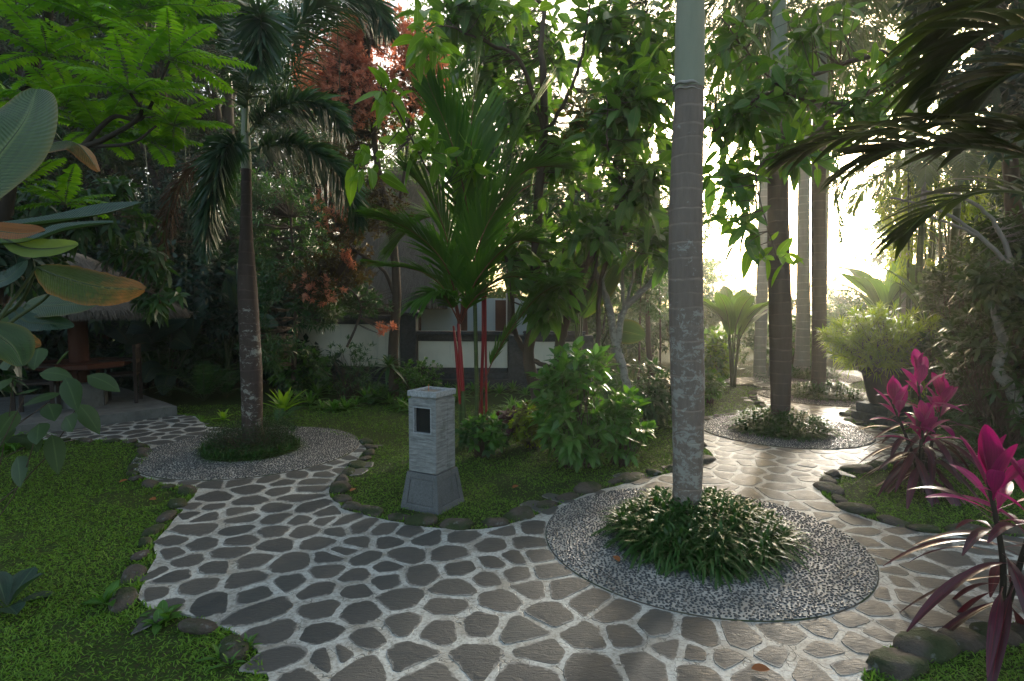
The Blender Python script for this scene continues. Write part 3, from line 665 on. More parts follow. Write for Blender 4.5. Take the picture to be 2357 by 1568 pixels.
for xa, xb in ((745, 950), (1140, 1165), (955, 968), (1060, 1075)):
    b = MB(); a_, c_ = X_(xa, 14.9), X_(xb, 14.9); box(b, ((a_ + c_) / 2, 14.96, 0), (c_ - a_, .08, 1.7)); b.build('timber_and_shade_panel', M['redwood'] if xa > 750 else M['timber_and_shade'], hs)  # the wide first panel is a dark sheet painting the shade under the eave
b = MB(); e0, e1 = X_(730, 14), X_(1030, 14); rz_ = 5.6
v = [(e0, 14, 1.72), (e1, 14, 1.72), (e1, 19.4, 1.72), (e0, 19.4, 1.72), (e0 + 1.2, 16.9, rz_), (e1 - .5, 16.9, rz_)]
v2 = [(x, y, z - .25) for x, y, z in v[:4]]
b.add(np.array(v + v2), np.array([(0, 1, 5, 4), (2, 3, 4, 5), (0, 6, 7, 1)]), smooth=False); b.f.append((np.array([(1, 2, 5), (3, 0, 4)]), 0, False)); b.f.append((np.array([(6, 9, 8, 7)]), 0, False))
n = 9000; t = rng.random(n); u_ = rng.random(n); px = (e0 + 1.2 * t) + u_ * ((e1 - .5 * t) - (e0 + 1.2 * t)); P = np.stack([px, 14 + 2.9 * t, 1.72 + (rz_ - 1.72) * t], -1)
blades(b, P, np.tile([0, -.60, -.80], (n, 1)) + rng.normal(0, .1, (n, 3)), np.tile([0, -.8, .6], (n, 1)), .35, .05, P_blade, 2, 0, 0)
b.build('roof', M['thatch'], hs)
b = MB(); a_, c_ = X_(1168, 13.6), X_(1262, 13.6); zc = W(1200, 640, 13.6)[2]; zt_ = W(1200, 545, 13.6)[2]
for k_ in range(12): box(b, ((a_ + c_) / 2, 13.6, zc + (zt_ - zc) * k_ / 12), (c_ - a_, .03, .045))
for xx in (a_, c_, (a_ + c_) / 2): box(b, (xx, 13.63, 0 if xx != (a_ + c_) / 2 else zc), (.07, .07, zt_ if xx != (a_ + c_) / 2 else zt_ - zc))
b.build('louvred_screen', M['whitewood'], hs)
# ================================================================ SHELTER
M['concrete'] = stone('concrete', (.10, .105, .10), (.18, .185, .175), (4, 4, 4), .2)
A_ = G(408, 958)[:2]; B_ = G(50, 1006)[:2]; C_ = G(275, 890, .143)[:2]
B_ = A_ + (B_ - A_) * 1.5; D_ = B_ + (C_ - A_)
b = MB(); q = [A_, C_, D_, B_]; b.add(np.array([(p[0], p[1], z) for z in (-.02, .143) for p in q]), [(0, 1, 5, 4), (1, 2, 6, 5), (2, 3, 7, 6), (3, 0, 4, 7), (4, 5, 6, 7)], smooth=False)
tag(b.build('concrete_platform', M['concrete']), kind='structure')
pc = W(176, 700, 8.15); pc[2] = .143
sh = thing('thatched_shelter', pc, 'round thatched shelter on one red-brown post over the concrete platform', 'shelter')
b = MB(); tube(b, [pc + [0, 0, .33], pc + [0, 0, 2.0]], [.125, .115], 14); b.build('post', M['redwood'], sh)
b = MB(); k = 16; RR = 1.36; zE, zP = 1.50 - .143, 2.30 - .143
lathe(b, pc, [(RR, zE), (RR * .6, zE + (zP - zE) * .45), (.12, zP), (.01, zP + .03)], k, smooth=False); lathe(b, pc, [(RR, zE), (RR - .03, zE - .09), (.1, zE + .35)], k, 0)
n = 9000; t = rng.random(n) ** .7; a = rng.random(n) * 6.283; r_ = RR * (1.02 - t * .9); P = np.stack([r_ * np.cos(a), r_ * np.sin(a), zE + (zP - zE) * t * .95 + .02], -1) + pc
blades(b, P, np.stack([np.cos(a), np.sin(a), np.full(n, -.62)], -1) + rng.normal(0, .12, (n, 3)), np.stack([np.cos(a) * .5, np.sin(a) * .5, np.ones(n)], -1), .22, .016, P_blade, 2, .12, 0)
n = 2600; a = rng.random(n) * 6.283; P = np.stack([RR * np.cos(a), RR * np.sin(a), np.full(n, zE + .02)], -1) + pc
blades(b, P, np.stack([np.cos(a) * .35, np.sin(a) * .35, np.full(n, -1.)], -1) + rng.normal(0, .15, (n, 3)), np.stack([np.cos(a), np.sin(a), 0 * a], -1), .15, .014, P_blade, 2, 0, 0)
b.build('roof', M['thatch'], sh)
b = MB(); lathe(b, pc, [(.35, 0), (.35, .32), (.335, .335), (.01, .335)], 6, smooth=False)
tag(b.build('table_plinth', M['concrete'], loc=pc), 'grey concrete block standing on the platform round the shelter post', 'plinth')
tb = thing('shelter_table', pc + [0, 0, .335], 'dark red wooden table fixed round the post of the thatched shelter', 'table')
b = MB(); lathe(b, pc, [(.1, .55), (.60, .55), (.64, .57), (.64, .62), (.62, .635), (.14, .635)], 8, smooth=False); b.build('tabletop', M['redwood'], tb)
for a in np.arange(4) * math.pi / 2 + .4:
    b = MB(); box(b, pc + [.22 * math.cos(a), .22 * math.sin(a), .336], (.05, .05, .214), a); b.build('leg', M['redwood'], tb)
def chair(loc, rz, label):
    r = thing('wooden_chair', loc, label, 'chair', 'dark wooden chairs at the shelter table'); L = np.array(r.location)
    w, d_ = .46, .44
    for sx in (-1, 1):
        for sy in (-1, 1):
            b = MB(); box(b, L + [sx * (w / 2 - .02), sy * (d_ / 2 - .02), 0], (.042, .042, .62 if sy < 0 else .86)); b.build('leg', M['timber_and_shade'], r)
    b = MB(); box(b, L + [0, 0, .40], (w - .045, d_ - .03, .035), bev=.006); b.build('seat', M['timber_and_shade'], r)
    b = MB()
    for z_ in (.80, .58): box(b, L + [0, d_ / 2 - .02, z_], (w - .083, .022, .055))
    for k_ in range(5): box(b, L + [(k_ - 2) * .075, d_ / 2 - .02, .46], (.035, .016, .12)); box(b, L + [(k_ - 2) * .075, d_ / 2 - .02, .636], (.035, .016, .163))
    b.build('backrest', M['timber_and_shade'], r)
    for sx in (-1, 1):
        b = MB(); box(b, L + [sx * (w / 2 - .02), -.01, .622], (.05, d_ + .02, .028), bev=.004); b.build('armrest', M['timber_and_shade'], r)
    r.rotation_euler = (0, 0, rz); return r
q = G(283, 925, .143); chair((q[0], q[1], .143), R(-65), 'dark wooden armchair at the right side of the shelter table')
q = G(150, 955, .143); chair((q[0] - .45, q[1] + .1, .143), R(120), 'dark wooden armchair half hidden by leaves left of the concrete block')
# ================================================================ POT
M['pot'] = stone('black_glazed_clay', (.012, .013, .013), (.03, .03, .03), (8, 8, 8), .2, .45)
q = G(2048, 975); pr = thing('plant_pot', (q[0], q[1] + .12, 0), 'big black pot on a stepped stone block in the right bed', 'pot'); L = np.array(pr.location)
b = MB(); lathe(b, L, [(.17, .25), (.19, .27), (.27, .60), (.285, .66), (.33, .68), (.335, .75), (.30, .76), (.27, .73), (.02, .71)], 28); b.build('pot_body', M['pot'], pr)
b = MB(); box(b, L + [0, 0, -.01], (.56, .56, .13), .3, bev=.01); box(b, L + [0, 0, .121], (.48, .48, .127), .3, bev=.01); b.build('stone_block', M['lava'], pr)
# ================================================================ PALMS
M['trunk_main'] = barkmat('grey_brown_palm_bark', (.115, .088, .070), (.21, .172, .142), ring=9.0, lich=.32)
M['trunk_dark'] = barkmat('dark_brown_palm_bark', (.045, .032, .027), (.085, .062, .052), ring=8.0, lich=.08)
M['trunk_far'] = barkmat('brown_palm_bark', (.07, .05, .04), (.11, .085, .07), ring=7.0, lich=.0)
M['trunk_pale'] = barkmat('pale_palm_bark', (.22, .20, .17), (.33, .31, .28), ring=6.0, lich=.0)
M['shaft'] = barkmat('smooth_crownshaft', (.17, .185, .13), (.27, .28, .21), rough=.75, scale=.3)
M['greenstem'] = barkmat('green_cane', (.05, .075, .02), (.075, .10, .035), ring=6, rough=.5)
M['rach'] = mat('green_rachis', (.10, .14, .05), .6)
M['fox'] = leafmat('foxtail_leaflet', (.022, .062, .03), (.04, .095, .042), .22, .38, .45, patch=3)
M['fox2'] = leafmat('far_palm_leaflet', (.045, .085, .03), (.08, .13, .045), .35, .45, .4, patch=3)
M['deadfrond'] = leafmat('dead_frond_leaflet', (.07, .035, .02), (.11, .06, .035), .1, .7, .2)
def palm(name_label, base, topz, r_prof, mat_t, shaft, zb=0.0, lean=(0, 0), group='palms standing in pebble rings'):
    r = thing('palm_tree', (base[0], base[1], zb), name_label, 'palm', group)
    n = 40; t = np.linspace(0, 1, n); zz = zb - .02 + t * (topz - zb); 
    pts = np.stack([base[0] + lean[0] * t + .012 * np.sin(t * 7), base[1] + lean[1] * t, zz], -1)
    rr = np.interp(t, [q[0] for q in r_prof], [q[1] for q in r_prof]) * (1 + .012 * np.sin(t * 90))
    b = MB(); tube(b, pts, rr, 20); b.build('trunk', mat_t, r)
    top = pts[-1]
    if shaft:
        b = MB(); k = 12; t2 = np.linspace(0, 1, k); p2 = top + np.outer(t2, [lean[0] * .2, 0, shaft]); rs = rr[-1] * np.interp(t2, [0, .04, .3, 1], [1.03, 1.04, 1.0, .62]); tube(b, p2, rs, 18); b.build('crownshaft', M['shaft'], r); top = p2[-1]
    return r, top
def fan_fronds(r, top, specs, ll, lw, n, m, mode='fox', rr=.014, droop=.25):
    for az, el, L, dr in specs:
        s = np.linspace(0, 1, 9); e = R(el) - R(dr) * s ** 1.2; st = L / 8
        p = [np.array(top, float)]
        for k in range(8): p.append(p[-1] + st * np.array([math.cos(R(az)) * math.cos(e[k]), math.sin(R(az)) * math.cos(e[k]), math.sin(e[k])]))
        b = MB(); frond(b, p, ll, lw, n, .2, mode, droop, rr, rows=4 if mode == 'fox' else 2); b.build('frond', [M['rach'], m], r)
# main palm
pm, top = palm('nearest palm, thick ringed grey trunk rising out of the big pebble ring', (1.205, 3.85), 3.03, [(0, .12), (.06, .096), (.2, .101), (.38, .112), (.62, .112), (.9, .100), (1, .092)], M['trunk_main'], 1.5, lean=(-.045, 0))
fan_fronds(pm, top, [(a, 55, 2.2, 110) for a in (20, 95, 165, 235, 310)], .42, .035, 50, M['fox'])
for zz_, rr_, th_ in ((3.03, .0935, .009), (2.995, .0945, .004)):
    b = MB(); a = np.linspace(0, 2 * np.pi, 40); q_ = 1.205 - .045 * zz_ / 3.03
    tube(b, [np.array([q_ + rr_ * math.cos(x), 3.85 + rr_ * math.sin(x), zz_ + .006 * math.sin(2 * x + 1) + .004 * math.sin(7 * x)]) for x in a], list(th_ * (1 + .5 * np.sin(a * 3 + 1))), 6); b.build('leaf_scar', M['trunk_pale'], pm)

# left foxtail palm
pl, top = palm('slender foxtail palm with dark brown trunk and drooping plumes on the left', (-2.83 - .02, 6.15), 3.05, [(0, .125), (.05, .105), (.3, .112), (.6, .10), (.8, .062), (1, .05)], M['trunk_dark'], .62, lean=(.02, 0))
b0d = 6.15
def tfrond(r, pts, ll, lw, n, m, mode='fox', rr=.016, droop=.3, t0=.15, rows=4, **k):
    b = MB(); frond(b, [W(*p) for p in pts], ll, lw, n, t0, mode, droop, rr, rows=rows, **k); return b.build('frond', [M['rach'], m], r)
tfrond(pl, [(565,330,6.15),(572,200,6.0),(585,90,5.6),(600,40,5.0),(600,160,4.75)], .42, .030, 150, M['fox'])
tfrond(pl, [(563,310,6.15),(545,150,6.3),(500,20,6.5),(420,-20,6.6),(330,40,6.6)], .44, .034, 120, M['fox'])
tfrond(pl, [(566,320,6.15),(600,280,6.1),(660,240,6.0),(740,240,5.9),(800,310,5.8)], .36, .03, 110, M['fox'])
tfrond(pl, [(566,350,6.15),(620,335,6.0),(700,340,5.9),(780,400,5.8),(830,520,5.75)], .36, .03, 120, M['fox'])
tfrond(pl, [(563,345,6.15),(548,330,5.9),(515,350,5.7),(490,450,5.6),(470,590,5.6)], .34, .03, 130, M['fox'], t0=.2)
tfrond(pl, [(562,340,6.15),(520,345,6.2),(440,390,6.25),(390,480,6.3),(372,610,6.3)], .26, .012, 80, M['deadfrond'], droop=.5)
tfrond(pl, [(566,300,6.15),(640,120,6.4),(740,10,6.5),(840,-10,6.5),(900,80,6.5)], .44, .034, 120, M['fox'])
tfrond(pl, [(566,300,6.15),(660,180,6.9),(740,60,7.2),(800,10,7.3),(870,60,7.3)], .45, .030, 70, M['fox'])
# second, third, fourth palm along the path
p2, top = palm('second palm along the path, dark trunk standing in a clump of grassy leaves', (3.41, 7.15), 4.3, [(0, .135), (.06, .115), (.3, .135), (.6, .125), (.8, .115), (1, .10)], M['trunk_far'], 1.2, lean=(-.15, 0))
fan_fronds(p2, top, [(a, 50, 2.4, 120) for a in (15, 80, 200, 265, 320)] , .45, .03, 55, M['fox2'])
p3, top = palm('third palm along the path, straight brown trunk beside a paler one', (5.29, 9.75), 5.0, [(0, .13), (.06, .115), (.5, .115), (1, .11)], M['trunk_far'], 1.2, lean=(-.15, 0))
fan_fronds(p3, top, [(a, 45, 2.6, 125) for a in (10, 70, 130, 190, 250, 310)], .48, .03, 55, M['fox2'])
p4, top = palm('farthest palm in the path, pale grey trunk bright against the glow', (6.35, 12.4), 5.6, [(0, .20), (.1, .15), (.6, .12), (1, .12)], M['trunk_pale'], 1.2, lean=(-.1, 0))
fan_fronds(p4, top, [(a, 45, 2.6, 125) for a in (40, 100, 160, 220, 280, 340)], .48, .03, 45, M['fox2'])
# fine-leaved plumes hanging from the tall palms at the top right
for k_, (x, y, d, hgt) in enumerate([(1912, 60, 15, 0), (2110, 40, 12, 0), (1770, 60, 12.5, 0), (1600, -60, 12, 0)]):
    t_ = W(x, y, d); lab = ['tall fine-leaved palm in the haze right of the far palm trunks', 'tall fine-leaved palm behind the dark fronds of the right edge', 'tall fine-leaved palm behind the second palm trunk', 'fine-leaved palm far behind the nearest palm trunk'][k_]
    r, top = palm(lab, (t_[0], d), t_[2] - 1.0, [(0, .13), (1, .09)], M['trunk_pale'], .9, group='palms behind the path')
    fan_fronds(r, top, [(a + k_ * 25, rng.uniform(20, 60), 3.0, 125) for a in range(0, 360, 36)], .55, .022, 70, M['fox2'])
# ---------------------------------------------------------------- clumps at the palm feet
M['mondo'] = leafmat('mondo_leaf', (.022, .07, .013), (.05, .13, .024), .25, .42, .35, patch=8)
M['bushy'] = leafmat('low_bush_leaf', (.015, .04, .012), (.03, .06, .018), .2, .5, .3)
M['twig'] = mat('twig', (.07, .05, .035), .8)
def tufts(b, C, k, L, Wd, el=(35, 80), bend=.5, prof=P_strap, nseg=4, mid=True, mat_=0, hz=.02):
    """rosettes: k strap leaves from each centre in C"""
    n = len(C); P = np.repeat(C, k, 0); a = np.tile(np.arange(k) * 2.399, n) + np.repeat(rng.random(n) * 6, k)
    e = R(el[0]) + (R(el[1]) - R(el[0])) * np.tile(np.linspace(0, 1, k), n) + rng.normal(0, .08, n * k)
    D = np.stack([np.cos(a) * np.cos(e), np.sin(a) * np.cos(e), np.sin(e)], -1); U = np.stack([-np.cos(a) * np.sin(e), -np.sin(a) * np.sin(e), np.cos(e)], -1)
    s = np.repeat(rng.uniform(.75, 1.2, n), k) * rng.uniform(.85, 1.1, n * k)
    blades(b, P + D * .01, D, U, L * s, Wd * s, prof, nseg, bend, .35, mid, mat_, rnd=np.repeat(rng.random(n), k) * .6 + rng.random(n * k) * .4)
def clump(x, y, r, n, label, h=.18, seed=0):
    a = rng.random(n) * 6.283; q = np.sqrt(rng.random(n)) * r; f = 1 - (q / r) ** 2
    C = np.stack([x + q * np.cos(a), y + q * np.sin(a), .03 + h * .8 * f * rng.uniform(.6, 1, n)], -1)
    b = MB(); 
    m0 = MB(); th = np.linspace(0, 2 * np.pi, 20, endpoint=False)
    lathe(b, (x, y, 0), [(r * 1.02, .02), (r * .8, .05), (r * .4, .05 + h * .4), (.02, .05 + h * .5)], 20, 1)
    tufts(b, C, 15, .27, .018, (5, 80), .6)
    o = b.build('grass_clump', [M['mondo'], M['turf']], loc=(x, y, 0)); return tag(o, label, 'plant', 'grassy clumps at the palm feet')
clump(1.28, 3.80, .54, 300, 'big bright clump of strap leaves round the foot of the nearest palm', .22)
clump(3.40, 7.10, .54, 230, 'clump of strap leaves round the foot of the second palm', .2)
clump(5.36, 9.7, .55, 150, 'clump of strap leaves round the foot of the third palm', .22)
clump(6.45, 12.3, .6, 110, 'low far clump of strap leaves round the pale palm', .22)
x, y = -2.83, 6.1
b = MB(); n = 210; a = rng.random(n) * 6.283; q = np.sqrt(rng.random(n)) * .50; C = np.stack([x + q * np.cos(a), y + q * np.sin(a), np.full(n, .04)], -1); lathe(b, (x, y, 0), [(.5, .024), (.3, .09), (.02, .1)], 20, 2)
tufts(b, C, 12, .15, .010, (10, 80), .5); 
n = 1000; a = rng.random(n) * 6.283; q = np.sqrt(rng.random(n)) * .46; hz = rng.uniform(.05, .38, n) * (1 - .3 * (q / .46)); T = np.stack([x + q * np.cos(a), y + q * np.sin(a), hz], -1); 
B0 = np.stack([x + q * .4 * np.cos(a), y + q * .4 * np.sin(a), np.full(n, .03)], -1); sticks(b, B0[:240], T[:240], .004, .0015, 4, 1, .05)
Tn = np.repeat(T, 9, 0) + rng.normal(0, .03, (n * 9, 3)); blades(b, Tn, rng.normal(0, 1, (n * 9, 3)) + [0, 0, .6], np.tile(Z, (n * 9, 1)) + rng.normal(0, .5, (n * 9, 3)), .02, .009, P_leaf, 2, mat=3)
tag(b.build('low_bush', [M['mondo'], M['twig'], M['turf'], M['bushy']], loc=(x, y, 0)), 'dark twiggy low bush round the foot of the left palm', 'bush')
# ---------------------------------------------------------------- red-stemmed palm
M['redstem'] = mat('sealing_wax_red', (.24, .008, .012), .4, .5); M['lip'] = leafmat('red_palm_leaflet', (.055, .15, .02), (.10, .22, .03), .42, .4, .4, patch=3)
M['redr'] = mat('red_rachis', (.16, .045, .03), .5)
rp = thing('red_stemmed_palm', G(1075, 1032), 'clustered palm with sealing-wax red stems and tall fronds behind the lantern', 'palm'); d0 = 6.3
def stem(pts, r, m, part='stem'):
    b = MB(); tube(b, crom([W(*p) for p in pts], 16), r, 10); return b.build(part, m, rp)
stem([(1072,1035,6.3),(1068,960,6.3),(1066,900,6.3)], [.026, .024], M['greenstem']); stem([(1066,905,6.3),(1060,820,6.3),(1055,745,6.3)], [.021, .025, .016], M['redstem'])
stem([(1062,1030,6.35),(1058,900,6.35)], [.022, .022], M['greenstem']); stem([(1059,930,6.34),(1052,830,6.34),(1044,750,6.34)], [.017, .020, .012], M['redstem'])
stem([(1098,1030,6.4),(1097,880,6.4),(1094,740,6.4),(1092,640,6.4)], [.024, .022], M['greenstem']); stem([(1110,1010,6.5),(1108,900,6.5),(1112,780,6.5),(1112,640,6.5)], [.016, .02], M['redstem'])
stem([(1120,1000,6.45),(1118,800,6.45),(1117,560,6.4)], [.014, .012], M['redstem'])
LF = dict(mode='flat', ang=(48, 16), lift=.15, prof=P_strap, nseg=4, jit=.05)
def lip(pts, ll=.55, lw=.034, n=58, t0=.3, droop=.12, m='lip', **k):
    q = dict(LF); q.update(k); b = MB(); frond(b, [W(*p) for p in pts], ll, lw, n, t0, q.pop('mode'), droop, .011, **q); b.build('frond', [M['redr'], M[m]], rp)
lip([(1092,640,6.4),(1080,500,6.2),(1040,330,6.0),(985,190,5.8)], .75, t0=.22)
lip([(1095,640,6.4),(1090,480,6.3),(1085,300,6.2),(1098,150,6.2)], .8, t0=.25)
lip([(1098,640,6.4),(1120,480,6.5),(1180,330,6.6),(1260,190,6.7)], .75, t0=.25)
lip([(1100,650,6.4),(1130,520,6.2),(1200,400,6.1),(1300,380,6.0)], .6)
lip([(1060,740,6.3),(1030,620,6.0),(960,540,5.8),(860,490,5.6)], .65, t0=.2, droop=.2)
lip([(1055,745,6.3),(1040,600,6.1),(1000,470,6.0),(930,380,5.9)], .7, t0=.22)
lip([(1056,745,6.3),(1040,690,6.2),(980,630,6.1),(850,600,6.0)], .5, t0=.25, droop=.2)
lip([(1056,745,6.3),(1080,640,6.1),(1120,520,5.9),(1180,430,5.8)], .7, t0=.2)
lip([(1058,745,6.3),(1035,700,6.0),(1010,675,5.8),(960,690,5.6)], .42, t0=.25, droop=.4)
lip([(1060,745,6.3),(1090,690,6.1),(1160,640,6.0),(1280,640,5.9)], .5, t0=.2, droop=.25)
lip([(1062,740,6.3),(1100,640,6.0),(1180,560,5.9),(1250,560,5.8)], .55, t0=.2)
lip([(1100,1000,6.4),(1110,900,6.3),(1150,800,6.2),(1230,690,6.1),(1310,640,6.1)], .45, t0=.4, droop=.1)
lip([(1095,640,6.4),(1060,560,6.5),(990,500,6.6),(900,560,6.6)], .6, droop=.3)
lip([(1112,640,6.5),(1180,500,6.9),(1280,440,7.0),(1350,400,7.1)], .4, .012, m='lip', droop=.2)
lip([(1112,600,6.5),(1200,440,7.2),(1300,420,7.4),(1370,430,7.5)], .3, .010, n=26, m='lip', t0=.5)
# the cane beside it, and the ivied pole
b = MB(); tube(b, crom([W(1021, 925, 8.2), W(1019, 800, 8.2), W(1016, 690, 8.2)], 8), [.02, .015], 8); q = W(1021, 925, 8.2)
# ================================================================ LEAF MATERIALS
LM = {}
def lm(k, *a, **q): LM[k] = leafmat(k.replace(' ', '_'), *a, **q); return LM[k]
lm('forest leaf', (.024, .066, .020), (.045, .11, .03), .3, .45, .4)
lm('forest deep leaf', (.010, .034, .020), (.018, .055, .030), .2, .45, .4)
lm('broad leaf', (.05, .12, .02), (.09, .20, .03), .42, .38, .45, rib=(.12, .18, .06))
lm('lime leaf', (.12, .24, .02), (.20, .34, .03), .45, .4, .35, rib=(.25, .38, .1))
lm('sumac leaflet', (.085, .22, .012), (.17, .33, .02), .45, .45, .3)
lm('red leaf', (.60, .22, .13), (.72, .38, .24), .5, .45, .3, tcol=(1.3, 1.0, .8))
lm('rust leaf', (.07, .055, .018), (.11, .065, .022), .3, .5, .3)
lm('narrow leaf', (.022, .07, .02), (.045, .12, .032), .3, .35, .5)
lm('pale leaf', (.10, .17, .05), (.16, .24, .07), .4, .45, .4, rib=(.25, .3, .15))
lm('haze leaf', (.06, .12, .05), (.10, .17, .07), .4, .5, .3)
lm('yellow leaf', (.22, .24, .015), (.34, .32, .02), .45, .45, .3)
lm('golden narrow leaf', (.13, .22, .02), (.28, .34, .03), .5, .4, .4)
lm('bromeliad leaf', (.06, .16, .02), (.11, .26, .04), .35, .32, .5)
lm('bush leaf', (.05, .14, .02), (.09, .21, .035), .35, .38, .4, rib=(.12, .25, .07))
lm('fern leaf', (.03, .085, .025), (.06, .14, .04), .3, .45, .3)
lm('dark shrub leaf', (.022, .05, .010), (.05, .09, .018), .3, .4, .35)
lm('coleus leaf', (.16, .20, .02), (.05, .012, .012), .3, .5, .3)
lm('maroon leaf', (.035, .006, .012), (.07, .012, .02), .25, .4, .4, tcol=(1.6, .6, .6))
lm('big leaf', (.032, .07, .022), (.045, .09, .028), .3, .42, .4, rib=(.14, .2, .08), veins=.35, edge=(.12, .10, .02), streak=.5)
lm('scorched big leaf', (.05, .085, .018), (.07, .10, .024), .3, .5, .3, rib=(.2, .2, .07), veins=.6, tip=(.30, .12, .035), edge=(.28, .11, .04), streak=.5)
lm('orange big leaf', (.24, .09, .01), (.30, .12, .012), .3, .5, .3, rib=(.4, .2, .05), veins=.4, tcol=(1.4, 1.1, .5), streak=.5)
lm('teal big leaf', (.022, .058, .034), (.034, .078, .045), .25, .35, .5, rib=(.1, .16, .09), veins=.3, streak=.5)
lm('banana leaf', (.07, .14, .03), (.11, .20, .045), .35, .45, .35, rib=(.25, .32, .12), veins=.3, streak=.5)
lm('cordyline pink leaf', (.34, .008, .11), (.50, .02, .20), .42, .4, .35, tcol=(1.2, .4, 1.3), rib=(.22, .01, .08), veins=.25, streak=.75, scol=(.12, .004, .045))
lm('cordyline maroon leaf', (.05, .014, .022), (.12, .02, .045), .25, .32, .5, tcol=(1.8, .6, .8), rib=(.16, .01, .03), streak=.7, scol=(.02, .02, .012))
M['bark'] = barkmat('brown_bark', (.055, .038, .028), (.11, .085, .065)); M['palebark'] = barkmat('lichen_bark', (.13, .12, .10), (.20, .19, .16), lich=.5)
M['darkbark'] = barkmat('dark_bark', (.02, .016, .012), (.05, .04, .03))
M['cane'] = mat('leaf_stalk', (.05, .07, .025), .6)
# ================================================================ GENERIC FOLIAGE
def ellips(c, r, n, hollow=.45, gap=.0, fr=2.0):
    out = []
    c = np.asarray(c, float); r = np.asarray(r, float)
    while sum(len(o) for o in out) < n:
        d = nrm(rng.normal(size=(n * 2, 3))) * (rng.random((n * 2, 1)) ** hollow)
        p = c + d * r
        if gap > 0:
            q = p * fr; s_ = np.sin(q[:, 0] * 1.9 + np.sin(q[:, 1] * 1.3)) + np.sin(q[:, 1] * 2.3 + np.sin(q[:, 2] * 1.7)) + np.sin(q[:, 2] * 2.1 + np.sin(q[:, 0] * 1.1))
            p = p[s_ > -1.2 + gap * 1.6]
        out.append(p)
    p = np.concatenate(out)[:n]; return p, nrm((p - c) / r)
def whorls(b, P, D, k, L, Wd, spread=(25, 80), prof=P_leaf, nseg=3, droop=.15, fold=.2, mid=False, mat_=0, tw=.02, up=.5, lvar=.2):
    """k leaves round each twig end P pointing along D"""
    n = len(P)
    if n == 0: return
    Dk = np.repeat(nrm(D), k, 0); a = np.tile(np.arange(k) * 2.399, n) + np.repeat(rng.random(n) * 6.283, k)
    X = nrm(np.cross(Dk, np.array([.31, .52, .8]))); Y = np.cross(Dk, X); rad = X * np.cos(a)[:, None] + Y * np.sin(a)[:, None]
    u = np.tile(np.linspace(0, 1, k), n); sp = R(spread[0]) + (R(spread[1]) - R(spread[0])) * (1 - u) + rng.normal(0, .15, n * k)
    dr = nrm(Dk * np.cos(sp)[:, None] + rad * np.sin(sp)[:, None]); pos = np.repeat(P, k, 0) + Dk * (tw * (u - 1))[:, None]
    N = nrm(Z * up + Dk * .5 + rng.normal(0, .25, (n * k, 3)))
    s = rng.uniform(1 - lvar, 1 + lvar, n * k)
    blades(b, pos, dr, N, L * s, Wd * s, prof, nseg, droop * rng.uniform(.3, 1.7, n * k), fold, mid, mat_, rnd=np.clip(np.repeat(rng.random(n), k) * .6 + rng.random(n * k) * .4, 0, 1))
def nearest_on(P, lines):
    Q = np.concatenate(lines); out = np.zeros_like(P)
    for i in range(0, len(P), 500):
        d = ((P[i:i + 500, None] - Q[None]) ** 2).sum(-1); out[i:i + 500] = Q[d.argmin(1)]
    return out
def tree(name, base, label, cat, limbs, blobs, leafkw, bark, leafmats, group=None, k=7, twig=.006, twig_n=1.0, up=.5, gap=.35, hollow=.5, crown='crown', trunk='trunk'):
    """limbs: [(points, radii)], blobs: [(centre, radii, clusters, leaf material index)]"""
    r = thing(name, base, label, cat, group)
    b = MB(); lines = []
    for pts, rr in limbs:
        c = crom(pts, max(8, len(pts) * 6)); c = c + rng.normal(0, .004, c.shape); tube(b, c, rr, 9); lines.append(c)
    f = MB(); P_ = []
    for c, rad, n, mi in blobs:
        p, d = ellips(c, rad, n, hollow, gap); d = nrm(d + Z * up + rng.normal(0, .3, d.shape))
        whorls(f, p, d, k, mat_=mi, **leafkw); P_.append(p[rng.random(len(p)) < twig_n])
    P_ = np.concatenate(P_)
    if twig > 0 and len(P_): sticks(b, nearest_on(P_, lines), P_, twig, twig * .35, 4, 0, .06, 4)
    b.build(trunk, bark, r); f.build(crown, leafmats, r); return r
def w(*p): return W(*p)
def wr(x, y, d, rx, ry, rd): return (W(x, y, d), np.array([rx, 0, ry]) * d / FV + np.array([0, rd, 0]))
def vb(x, y, d, rx, ry, rd, n, mi=0): c, r = wr(x, y, d, rx, ry, rd); return (c, r, n, mi)
# ================================================================ FOREST BEHIND
def proto(name, label, group, H, R_, n, L, Wd, mats, nb=9, k=8, zmin=.12, hollow=.6, gap=.5, prof=P_leaf):
    limbs = [([np.array([0, 0, -.1]), np.array([.1, .05, H * .4]), np.array([-.05, .1, H * .85])], [H * .022, H * .006])]
    blobs = []
    for i in range(nb):
        a = i * 2.4; z = H * (zmin + (1 - zmin) * (i + .5) / nb); rr = R_ * (.55 if i < nb - 1 else .3); q = rr * .75
        c = np.array([q * math.cos(a), q * math.sin(a), z]); blobs.append((c, np.array([R_ * .62, R_ * .62, H / nb * .95]), n // nb, i % len(mats)))
        limbs.append(([np.array([0, 0, z * .7]), c * [.5, .5, .9], c], [H * .008, H * .003]))
    return tree(name, (0, 0, 0), label, 'tree', limbs, blobs, dict(L=L, Wd=Wd, spread=(30, 100), nseg=2, droop=.25, prof=prof), M['darkbark'], mats, group, k=k, twig=.008, twig_n=.25, gap=gap, hollow=hollow)
GF = 'dark trees crowding behind the left lawn'
f1 = proto('forest_tree', 'dark broadleaf tree in the crowded wall of trees behind the left lawn', GF, 9, 2.4, 1900, .19, .075, [LM['forest leaf'], LM['forest deep leaf']])
